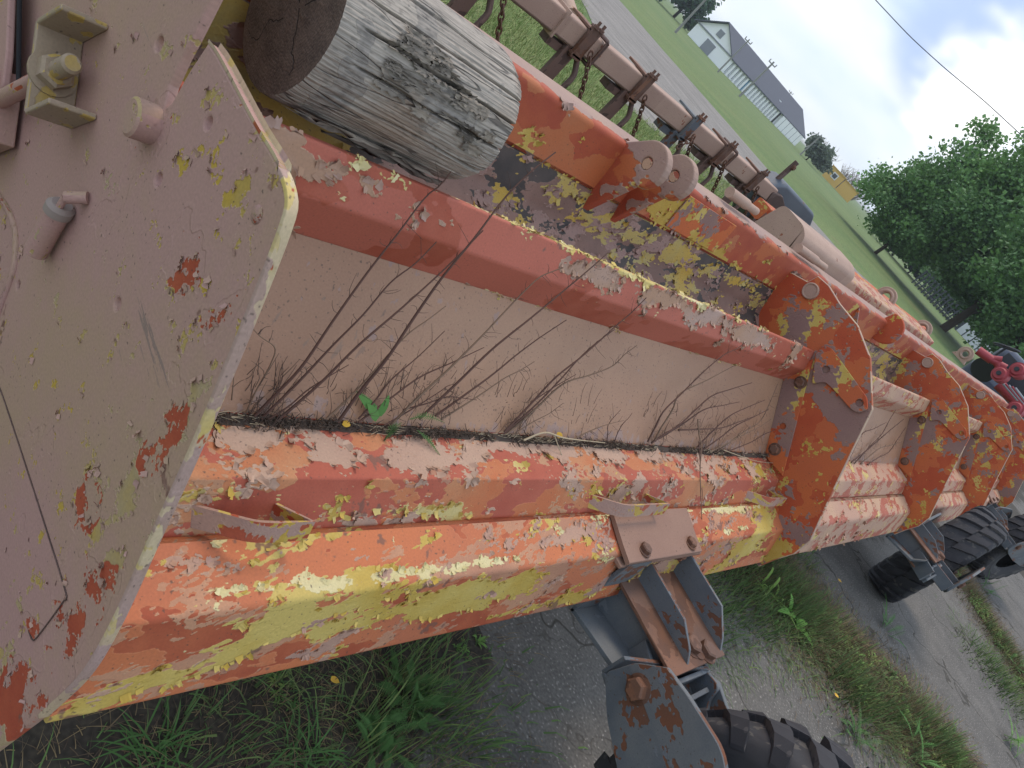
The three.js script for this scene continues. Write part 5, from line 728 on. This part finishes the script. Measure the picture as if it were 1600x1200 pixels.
  { const a = q(1264, 344), g = new THREE.CylinderGeometry(0.05, 0.05, 0.05, 24); g.rotateZ(1.2); g.translate(a[0], a[1], -2.5); mesh('cap_ring', boxUV(g), M_BLUE, hd); }
  { const a = onL(1208, 286, 2.5), b = onL(1246, 253, 2.5), A = V(a[0], 2.5, a[1]), B = V(b[0], 2.5, b[1]); const o = thing('marker_bar', 'thin brown steel bar standing up beside the blue grey hood', 'bar'); const d = B.clone().sub(A); const g = new RoundedBoxGeometry(0.045, d.length(), 0.02, 1, 0.004); g.applyQuaternion(new THREE.Quaternion().setFromUnitVectors(new THREE.Vector3(0, 1, 0), d.clone().normalize())); const c = A.clone().add(B).multiplyScalar(0.5); g.translate(c.x, c.y, c.z); mesh('bar', boxUV(g), M_BROWN, o); mesh('bolt', boxUV(hexBolt(B.clone().addScaledVector(d.clone().normalize(), -0.04).add(new THREE.Vector3(0, 0, 0.012)), new THREE.Vector3(0, 0, 1), 0.016, 0.014)), M_RUSTY, o); }
}
function M_HOOD() { return mtile(paint({ w: 256, h: 256, su: 0.6, sv: 0.6, seed: 149, base: [0x5c4a40, 0x6a5244], speck: 0.12, bump: 0.0008, rough: 0.55, layers: [{ a: 0x4a535e, b: 0x56606a, f: [4, 4], k: 0.55, oct: 4, t: 0.3, edge: 0 }] })); }

// ================================================================ background
const azm = (px, py) => { const d = ray(px, py); return Math.atan2(d.z, d.x); };
const pole = (label, bx, by, tx, ty, D, r, arm) => { const b = atDist(bx, by, D), t = atDist(tx, ty, D); const o = thing('utility_pole', label, 'pole'), m = new THREE.MeshStandardMaterial({ color: 0x8b8a86, roughness: 0.9 }); mesh('pole', cyl(new THREE.Vector3(b.x, 0, b.z), new THREE.Vector3(b.x, t.y, b.z), r, 10, r * 0.7), m, o); mesh('cross_arm', new THREE.BoxGeometry(0.10, 0.12, arm).rotateY(0.5).translate(b.x, t.y - 0.3, b.z), m, o); for (const s of [-1, 1]) mesh('insulator', cyl(new THREE.Vector3(b.x + s * arm * 0.22, t.y - 0.24, b.z + s * arm * 0.4), new THREE.Vector3(b.x + s * arm * 0.22, t.y, b.z + s * arm * 0.4), 0.06, 8), m, o); return new THREE.Vector3(b.x, t.y - 0.1, b.z); };
const P1 = pole('grey pole running out of the top edge in front of the leftmost tree', 1064, 41, 1112, -12, 80, 0.13, 1.2);
const P2 = pole('grey pole standing before the gable of the white barn', 1122, 112, 1159, 48, 100, 0.11, 1.0);
const P3 = pole('grey pole in front of the middle of the barn roof', 1174, 132, 1208, 95, 95, 0.14, 1.0);
const P4 = pole('short pole tip showing above the far barn roof', 1226, 154, 1237, 143, 190, 0.14, 1.2);
const P5 = pole('grey pole among the bare bushes right of the barn', 1252, 240, 1281, 208, 130, 0.14, 1.2);
{ const a = atDist(1340, -30, 40), b = atDist(1420, 55, 40), c = atDist(1538, 158, 42), pts = [a, b, c]; const o = mesh('overhead_wire', tube([atDist(1290, -80, 40), a, b, atDist(1478, 108, 41), c, atDist(1600, 215, 43)], 0.02, 5, 30), new THREE.MeshStandardMaterial({ color: 0x55585c, roughness: 0.8 }), null); tag(o, 'thin dark wire crossing the upper right corner of the sky', 'wire'); }
// barn
{
  const b = onH(1125, 109, 0), c = onH(1240, 226, 0), d = [(c[0] - b[0]), (c[1] - b[1])], L = Math.hypot(...d) * 1.0; d[0] /= L; d[1] /= L; const n = [-d[1], d[0]], Wd = 8.5, eH = 2.3, rH = 5.0;
  const W = (a, w, h) => V(b[0] + d[0] * a + n[0] * w, b[1] + d[1] * a + n[1] * w, h);
  const white = new THREE.MeshStandardMaterial({ color: 0xeef0f0, roughness: 0.9 }), grey = new THREE.MeshStandardMaterial({ color: 0x565962, roughness: 0.9 }), dark = new THREE.MeshStandardMaterial({ color: 0x8a8d92, roughness: 0.9 }), blue = new THREE.MeshStandardMaterial({ color: 0x5f8fae, roughness: 0.8 });
  const barn = thing('barn', 'long white barn with grey pitched roof across the grass', 'barn');
  const hull = (pts, faces) => { const pos = []; for (const f of faces) for (let k = 1; k < f.length - 1; k++) for (const i of [f[0], f[k], f[k + 1]]) pos.push(pts[i].x, pts[i].y, pts[i].z); const g = new THREE.BufferGeometry(); g.setAttribute('position', new THREE.Float32BufferAttribute(pos, 3)); g.setAttribute('uv', new THREE.Float32BufferAttribute(new Float32Array(pos.length / 3 * 2), 2)); g.computeVertexNormals(); return g; };
  const bx = (a0, a1, w0, w1, h0, h1) => hull([W(a0, w0, h0), W(a1, w0, h0), W(a1, w1, h0), W(a0, w1, h0), W(a0, w0, h1), W(a1, w0, h1), W(a1, w1, h1), W(a0, w1, h1)], [[0, 1, 5, 4], [1, 2, 6, 5], [2, 3, 7, 6], [3, 0, 4, 7], [4, 5, 6, 7], [0, 3, 2, 1]]);
  mesh('wall', merge([bx(0, L, 0, Wd, -0.5, eH), hull([W(0, 0, eH), W(0, Wd, eH), W(0, Wd / 2, rH), W(L, 0, eH), W(L, Wd, eH), W(L, Wd / 2, rH)], [[0, 1, 2], [3, 5, 4], [0, 3, 4, 1]])]), white, barn);
  const roofSide = s => { const w0 = s ? Wd + 0.5 : -0.5, k = (rH - eH) / (Wd / 2), h0 = eH - 0.5 * k + 0.05; return hull([W(-0.5, w0, h0), W(L + 0.5, w0, h0), W(L + 0.5, Wd / 2, rH + 0.05), W(-0.5, Wd / 2, rH + 0.05), W(-0.5, w0, h0 + 0.16), W(L + 0.5, w0, h0 + 0.16), W(L + 0.5, Wd / 2, rH + 0.21), W(-0.5, Wd / 2, rH + 0.21)], [[0, 1, 5, 4], [1, 2, 6, 5], [2, 3, 7, 6], [3, 0, 4, 7], [4, 5, 6, 7], [0, 3, 2, 1]]); };
  mesh('roof', merge([roofSide(0), roofSide(1)]), grey, barn);
  const n1 = 16; for (let i = 0; i <= n1; i++) { const a = 0.4 + i / n1 * L * 0.60; mesh('pilaster', bx(a - 0.35, a + 0.35, -0.28, 0.0, -0.3, eH - 0.1), white, barn); if (i < n1) mesh('wall_panel', bx(a + 0.45, a + L * 0.6 / n1 - 0.45, -0.03, 0.0, 0.2, eH - 0.35), dark, barn); }
  mesh('door', bx(L * 0.22, L * 0.22 + 1.8, -0.12, -0.03, 0, 1.9), blue, barn, 'blue door');
  mesh('opening', bx(L * 0.615, L * 0.65, -0.1, 0, 0, 2.0), new THREE.MeshStandardMaterial({ color: 0x3b3a3c, roughness: 1 }), barn);
  mesh('annex', bx(L * 0.66, L * 0.99, -0.5, 0, -0.3, eH - 0.2), white, barn);
  for (let i = 0; i < 5; i++) mesh('board_joint', bx(L * (0.70 + 0.06 * i), L * (0.70 + 0.06 * i) + 0.1, -0.53, -0.5, 0, eH - 0.3), dark, barn);
  mesh('gable_door', bx(-0.1, 0, Wd * 0.38, Wd * 0.62, 0, 1.7), dark, barn); mesh('gable_beam', bx(-0.16, 0, -0.3, Wd + 0.3, eH - 0.15, eH + 0.05), dark, barn); mesh('loft_door', bx(-0.1, 0, Wd * 0.43, Wd * 0.56, eH + 0.5, eH + 1.5), dark, barn);
  mesh('vent', bx(L * 0.6, L * 0.6 + 0.8, 1.0, 1.8, eH + 0.2, eH + 1.0), white, barn);
}
// hut
{
  const c = atDist(1308, 292, 160), yaw = azm(1308, 292), g = new THREE.Group(); const o = thing('hut', 'small yellow hut with a white framed window near the tree', 'hut'); o.position.set(c.x, 0, c.z); o.rotation.y = -yaw; const ye = new THREE.MeshStandardMaterial({ color: 0xcfa95c, roughness: 0.9 }), wh = new THREE.MeshStandardMaterial({ color: 0xd8d8d8, roughness: 0.8 }), dk = new THREE.MeshStandardMaterial({ color: 0x44464c, roughness: 0.5 });
  const B = (x, y, z, a, b, c_, m, n, p) => mesh(n, new THREE.BoxGeometry(a, b, c_).translate(x, y, z), m, p || o);
  B(0, 1.2, -1.8, 3, 2.6, 3.4, ye, 'wall'); B(0.1, 1.15, 1.75, 3, 2.4, 3.4, ye, 'wall'); B(0, 2.56, -1.8, 3.3, 0.12, 3.6, ye, 'roof'); B(0.1, 2.4, 1.75, 3.3, 0.12, 3.5, ye, 'roof'); const w = B(-1.53, 1.45, -1.8, 0.08, 1.1, 1.2, wh, 'window'); mesh('pane', new THREE.BoxGeometry(0.05, 0.75, 0.8).translate(-1.58, 1.45, -1.8), dk, w);
}
// fences
{
  const wh = new THREE.MeshStandardMaterial({ color: 0xc9ccd0, roughness: 0.85 }), dk = new THREE.MeshStandardMaterial({ color: 0x3d4046, roughness: 0.9 }), lt = new THREE.MeshStandardMaterial({ color: 0xbfc3c8, roughness: 0.9 });
  const f1 = thing('panel_fence', 'low white panel fence right of the big tree', 'fence'), a = atDist(1500, 508, 95), b = atDist(1600, 605, 95); const K = 9;
  for (let i = 0; i < K; i++) { const p = a.clone().lerp(b, (i + 0.5) / K), d = b.clone().sub(a), g = new THREE.BoxGeometry(d.length() / K - 0.1, 1.25, 0.08).rotateY(-Math.atan2(d.z, d.x)).translate(p.x, 0.65, p.z); mesh('panel', g, wh, f1); }
  for (let i = 0; i <= K; i++) { const p = a.clone().lerp(b, i / K); mesh('post', new THREE.BoxGeometry(0.1, 1.4, 0.12).translate(p.x, 0.7, p.z), dk, f1); }
  const f2 = thing('rail_fence', 'dark rail fence under the big tree left of the white panels', 'fence'), c = atDist(1440, 430, 92), e = atDist(1503, 508, 92); for (let i = 0; i <= 14; i++) { const p = c.clone().lerp(e, i / 14); mesh('post', new THREE.BoxGeometry(0.14, 1.9, 0.14).translate(p.x, 0.95, p.z), dk, f2); } for (const h of [0.5, 1.15, 1.75]) { const d = e.clone().sub(c), p = c.clone().lerp(e, 0.5); mesh('rail', new THREE.BoxGeometry(d.length(), 0.11, 0.07).rotateY(-Math.atan2(d.z, d.x)).translate(p.x, h, p.z), dk, f2); }
  const f3 = thing('white_wall', 'pale wall glimpsed through the dark rail fence', 'wall'), q = atDist(1462, 452, 108), r = atDist(1500, 500, 108); { const d = r.clone().sub(q), p = q.clone().lerp(r, 0.5); for (let i = 0; i < 4; i++) { const pp = q.clone().lerp(r, (i + 0.5) / 4); mesh('panel', new THREE.BoxGeometry(d.length() / 4 - 0.4 - 0.5 * (i % 2), 1.7 - 0.3 * (i % 3), 0.2).rotateY(-Math.atan2(d.z, d.x)).translate(pp.x, 0.9, pp.z), lt, f3); } }
}
// trees with limbs and leaf clumps
function tree(name, label, cat, cx, cz, o) {
  const R = rng(o.seed), t = thing(name, label, cat, undefined), bark = new THREE.MeshStandardMaterial({ color: 0x4d443c, roughness: 1 }), gs = [], base = new THREE.Vector3(cx, -0.05, cz), clumps = [], pos = [], col = [], nor = [];
  for (let i = 0; i < o.n; i++) { let v; do { v = new THREE.Vector3(R() * 2 - 1, R() * 2 - 1, R() * 2 - 1); } while (v.length() > 1 || v.length() < 0.25); v.multiplyScalar(0.55 + 0.45 * R()); const w = 1 - 0.30 * Math.max(0, v.y) - 0.12 * Math.max(0, -v.y); clumps.push([new THREE.Vector3(cx + v.x * o.rx * w, o.hc + v.y * o.ry, cz + v.z * o.rx * w), o.cs * (0.6 + 0.8 * R())]); }
  gs.push(taper([base, base.clone().add(new THREE.Vector3(0.1, o.hc * 0.4, 0.1)), new THREE.Vector3(cx, o.hc + o.ry * 0.5, cz)], o.tr, o.tr * 0.25, 8, 12));
  for (let i = 0; i < Math.min(clumps.length, 26); i++) { const c = clumps[i][0], s = new THREE.Vector3(cx, Math.max(o.hc * 0.3, Math.min(c.y - 1, o.hc * 0.9)) * (0.55 + 0.3 * R()), cz); gs.push(taper([s, s.clone().lerp(c, 0.5).add(new THREE.Vector3(0, 0.05 * o.ry, 0)), c], o.tr * 0.35, o.tr * 0.05, 5, 8)); }
  mesh('trunk', merge(gs), bark, t);
  const a = new THREE.Vector3(), b = new THREE.Vector3(), c = new THREE.Vector3(), C = new THREE.Color();
  for (const [p, s] of clumps) { const k = Math.round(o.leaves * (s / o.cs)); const tone = R(); for (let i = 0; i < k; i++) { const g = () => (R() + R() + R() - 1.5) / 1.1; const q = new THREE.Vector3(p.x + g() * s, p.y + g() * s * 0.6, p.z + g() * s); if (q.y < 0.3) continue; const L = o.ls * (0.6 + R() * 0.8), th = R() * 6.283, ph = R() * 1.6 - 0.3; a.set(Math.cos(th) * Math.cos(ph), Math.sin(ph) - 0.4, Math.sin(th) * Math.cos(ph)).normalize(); b.set(R() - 0.5, R() - 0.5, R() - 0.5).cross(a).normalize(); c.copy(a).cross(b); const w = L * 0.42; const v0 = q, v1 = q.clone().addScaledVector(a, L * 0.5).addScaledVector(b, w).addScaledVector(c, w * 0.25), v2 = q.clone().addScaledVector(a, L), v3 = q.clone().addScaledVector(a, L * 0.5).addScaledVector(b, -w).addScaledVector(c, w * 0.25); for (const v of [v0, v1, v2, v0, v2, v3]) pos.push(v.x, v.y, v.z); const m = clamp(tone * 0.6 + R() * 0.5, 0, 1); C.setHex(o.c0, THREE.SRGBColorSpace).lerp(new THREE.Color().setHex(o.c1, THREE.SRGBColorSpace), m); for (let e = 0; e < 6; e++) col.push(C.r, C.g, C.b); } }
  const g = new THREE.BufferGeometry(); g.setAttribute('position', new THREE.Float32BufferAttribute(pos, 3)); g.setAttribute('color', new THREE.Float32BufferAttribute(col, 3)); g.computeVertexNormals(); mesh('crown', g, M_LEAF, t); return t;
}
const M_LEAF = new THREE.MeshPhysicalMaterial({ vertexColors: true, roughness: 0.85, side: THREE.DoubleSide, transmission: 0.25, thickness: 0 });
const dirAt = (px, py, D) => { const p = atDist(px, py, D); return [p.x, p.z]; };
{
  const a = dirAt(1535, 470, 62); tree('leafy_tree', 'large dense green tree filling the right of the picture', 'tree', a[0], a[1], { seed: 5, n: 190, rx: 11.0, ry: 7.0, hc: 8.1, cs: 1.9, leaves: 760, ls: 0.27, tr: 0.32, c0: 0x4f7543, c1: 0x78a25a });
  const b = dirAt(1412, 360, 66); tree('leafy_tree', 'lower rounded green tree forming the left edge of the dense foliage', 'tree', b[0], b[1], { seed: 9, n: 70, rx: 5.0, ry: 4.0, hc: 3.9, cs: 1.35, leaves: 620, ls: 0.24, tr: 0.16, c0: 0x4f7541, c1: 0x78a35a });
  const c = dirAt(1640, 520, 50); tree('leafy_tree', 'green tree at the far right edge overlapping the large tree', 'tree', c[0], c[1], { seed: 12, n: 60, rx: 7.0, ry: 5.6, hc: 6.6, cs: 1.6, leaves: 650, ls: 0.26, tr: 0.3, c0: 0x476b3d, c1: 0x6b9653 });
  const d = dirAt(1062, 16, 150); tree('leafy_tree', 'dark green tree at the top edge left of the barn', 'tree', d[0], d[1], { seed: 15, n: 40, rx: 4.8, ry: 4.3, hc: 4.6, cs: 1.5, leaves: 150, ls: 0.7, tr: 0.3, c0: 0x3d5a40, c1: 0x50704e });
  const d2 = dirAt(1030, -18, 140); tree('leafy_tree', 'dark green tree cut by the top edge of the picture', 'tree', d2[0], d2[1], { seed: 16, n: 36, rx: 5.0, ry: 3.6, hc: 4.0, cs: 1.5, leaves: 150, ls: 0.7, tr: 0.3, c0: 0x3d5a40, c1: 0x50704e });
  const d3 = dirAt(1078, 50, 150); tree('bush', 'small dark bush beside the barn gable', 'bush', d3[0], d3[1], { seed: 18, n: 14, rx: 2.6, ry: 1.5, hc: 1.3, cs: 0.9, leaves: 140, ls: 0.5, tr: 0.1, c0: 0x40593f, c1: 0x56704c });
  const e = dirAt(1262, 247, 140); tree('bush', 'grey green bush right behind the end of the barn', 'bush', e[0], e[1], { seed: 21, n: 24, rx: 3.8, ry: 2.2, hc: 2.3, cs: 1.0, leaves: 130, ls: 0.5, tr: 0.12, c0: 0x59665a, c1: 0x6c7a63 });
  const e2 = dirAt(1278, 262, 170); tree('bush', 'grey green bush left of the yellow hut', 'bush', e2[0], e2[1], { seed: 23, n: 14, rx: 2.2, ry: 1.3, hc: 1.3, cs: 1.0, leaves: 120, ls: 0.5, tr: 0.12, c0: 0x5c6b58, c1: 0x6d7f60 });
  for (const [x, y, s, lb, hh] of [[1338, 300, 31, 'leafless grey shrub behind the yellow hut', 5.2], [1276, 250, 32, 'leafless pale shrub between the barn and the hut', 4.4], [1318, 285, 35, 'low leafless shrub beside the hut roof', 4.4]]) { const q = dirAt(x, y, 170), R = rng(s), gs = [], o = thing('bare_shrub', lb, 'shrub'), B = new THREE.Vector3(q[0], 0, q[1]); for (let i = 0; i < 60; i++) { const th = R() * 6.283, t = 0.15 + R() * 0.7, d = new THREE.Vector3(Math.cos(th) * t, 1, Math.sin(th) * t).normalize(), L = hh * (0.6 + R() * 0.5); const m = B.clone().addScaledVector(d, L * 0.6), e_ = B.clone().addScaledVector(d, L).add(new THREE.Vector3(R() - 0.5, R() * 0.3, R() - 0.5).multiplyScalar(L * 0.3)); gs.push(taper([B, m, e_], 0.07, 0.025, 4, 5)); for (let k = 0; k < 4; k++) { const s0 = m.clone().lerp(e_, R()), dd = new THREE.Vector3(R() - 0.5, R() * 0.7, R() - 0.5).multiplyScalar(1.6); gs.push(taper([s0, s0.clone().addScaledVector(dd, 0.5), s0.clone().add(dd)], 0.03, 0.015, 3, 3)); } } mesh('branches', merge(gs), new THREE.MeshStandardMaterial({ color: 0x8a8078, roughness: 1 }), o); }
  { const u = dirAt(1500, 500, 106); tree('bush', 'band of green undergrowth behind the fences under the large tree', 'bush', u[0], u[1], { seed: 52, n: 70, rx: 15, ry: 2.6, hc: 3.4, cs: 1.8, leaves: 300, ls: 0.45, tr: 0.12, c0: 0x48693c, c1: 0x648a4c }); }
  // far line of scrub that closes the horizon, right of the hut and behind the fence
  for (const [x, y, s] of [[1385, 395, 41], [1420, 425, 42], [1550, 545, 43], [1590, 585, 44]]) { const q = dirAt(x, y, 115); tree('bush', { 41: 'scrub bush under the left edge of the foliage', 42: 'scrub bush behind the dark rail fence', 43: 'dark bush above the white panel fence', 44: 'dark bush behind the red implement' }[s], 'bush', q[0], q[1], { seed: s, n: 22, rx: 5, ry: 1.6, hc: 1.9, cs: 1.2, leaves: 130, ls: 0.5, tr: 0.12, c0: 0x33452f, c1: 0x465a3a }); }
}
// red implement and dark vehicle at the right edge
{
  const red = new THREE.MeshStandardMaterial({ color: 0x96333c, roughness: 0.55 }), dk = new THREE.MeshStandardMaterial({ color: 0x2a2c33, roughness: 0.6 }), st = new THREE.MeshStandardMaterial({ color: 0x8d9298, roughness: 0.5 });
  const o = thing('red_implement', 'red farm implement with round hubs at the right edge', 'farm machine'), Q = (x, y, D = 14) => atDist(x, y, D), face = ray(1570, 590).normalize().negate();
  mesh('arm', merge([cyl(Q(1528, 547), Q(1550, 563), 0.07, 10), cyl(Q(1550, 563), Q(1572, 575), 0.055, 10), cyl(Q(1548, 560), Q(1566, 562), 0.05, 8), cyl(Q(1558, 566), Q(1566, 588), 0.06, 10)]), red, o);
  for (const [x, y] of [[1564, 586], [1592, 580], [1588, 640]]) { const p = Q(x, y, 13.6), ax = new THREE.Vector3(0.95, 0.0, 0.3).normalize(); const h = mesh('hub', merge([cyl(p.clone().addScaledVector(ax, -0.06), p.clone().addScaledVector(ax, 0.06), 0.12, 26), cyl(p.clone().addScaledVector(ax, -0.09), p.clone().addScaledVector(ax, -0.06), 0.08, 22, 0.10)]), red, o); mesh('hub_bore', cyl(p.clone().addScaledVector(ax, -0.11), p.clone().addScaledVector(ax, -0.08), 0.035, 14), dk, h); }
  for (let i = 0; i < 5; i++) mesh('rod', cyl(Q(1566 + i * 5, 598 + i * 2), Q(1592 + i * 5, 628 + i * 3), 0.018, 8), i % 2 ? red : st, o);
  mesh('frame_beam', cyl(Q(1560, 600, 14.4), Q(1615, 655, 14.4), 0.09, 8), red, o);
  mesh('disc', cyl(Q(1536, 578, 14.5), Q(1542, 576, 14.6), 0.20, 30, 0.17), dk, o);
  const t = thing('steering_wheel', 'dark steering wheel standing above the red implement', 'steering wheel'), p = Q(1573, 543, 14.5); const g = new THREE.TorusGeometry(0.19, 0.014, 8, 36); g.rotateX(Math.PI / 2 - 0.5); g.translate(p.x, p.y, p.z); mesh('wheel_ring', g, dk, t); mesh('column', merge([cyl(p, p.clone().add(new THREE.Vector3(0.08, -0.5, 0)), 0.02, 8), cyl(p.clone().add(new THREE.Vector3(0.18, 0, 0)), p.clone().add(new THREE.Vector3(-0.18, 0, 0)), 0.012, 6), cyl(p.clone().add(new THREE.Vector3(0, 0.08, 0.17)), p.clone().add(new THREE.Vector3(0, -0.08, -0.17)), 0.012, 6)]), dk, t);
  const v = thing('dark_vehicle', 'dark blue vehicle partly cut off by the right edge', 'vehicle'), c = Q(1612, 548, 22), yaw = -azm(1612, 548); const vm = new THREE.MeshPhysicalMaterial({ color: 0x2b3348, roughness: 0.4, clearcoat: 0.5 }); const A = (w, h, d, x, y, z, r) => new RoundedBoxGeometry(w, h, d, 3, r).translate(x, y, z); v.position.set(c.x, 0, c.z); v.rotation.y = yaw; mesh('body', merge([A(3.6, 0.9, 1.7, 0.8, 0.85, 0.3, 0.2)]), vm, v); mesh('cab', A(1.9, 0.8, 1.5, 1.0, 1.55, 0.3, 0.25), vm, v); for (const [x, z] of [[-0.4, -0.45], [2.0, -0.45], [-0.4, 1.1], [2.0, 1.1]]) mesh('wheel', new THREE.CylinderGeometry(0.35, 0.35, 0.22, 26).rotateX(Math.PI / 2).translate(x, 0.35, z), dk, v); mesh('window', A(0.03, 0.45, 1.1, 0.03, 1.6, 0.3, 0.01), new THREE.MeshStandardMaterial({ color: 0x20242c, roughness: 0.15 }), v);
}
renderer.render(scene, camera);
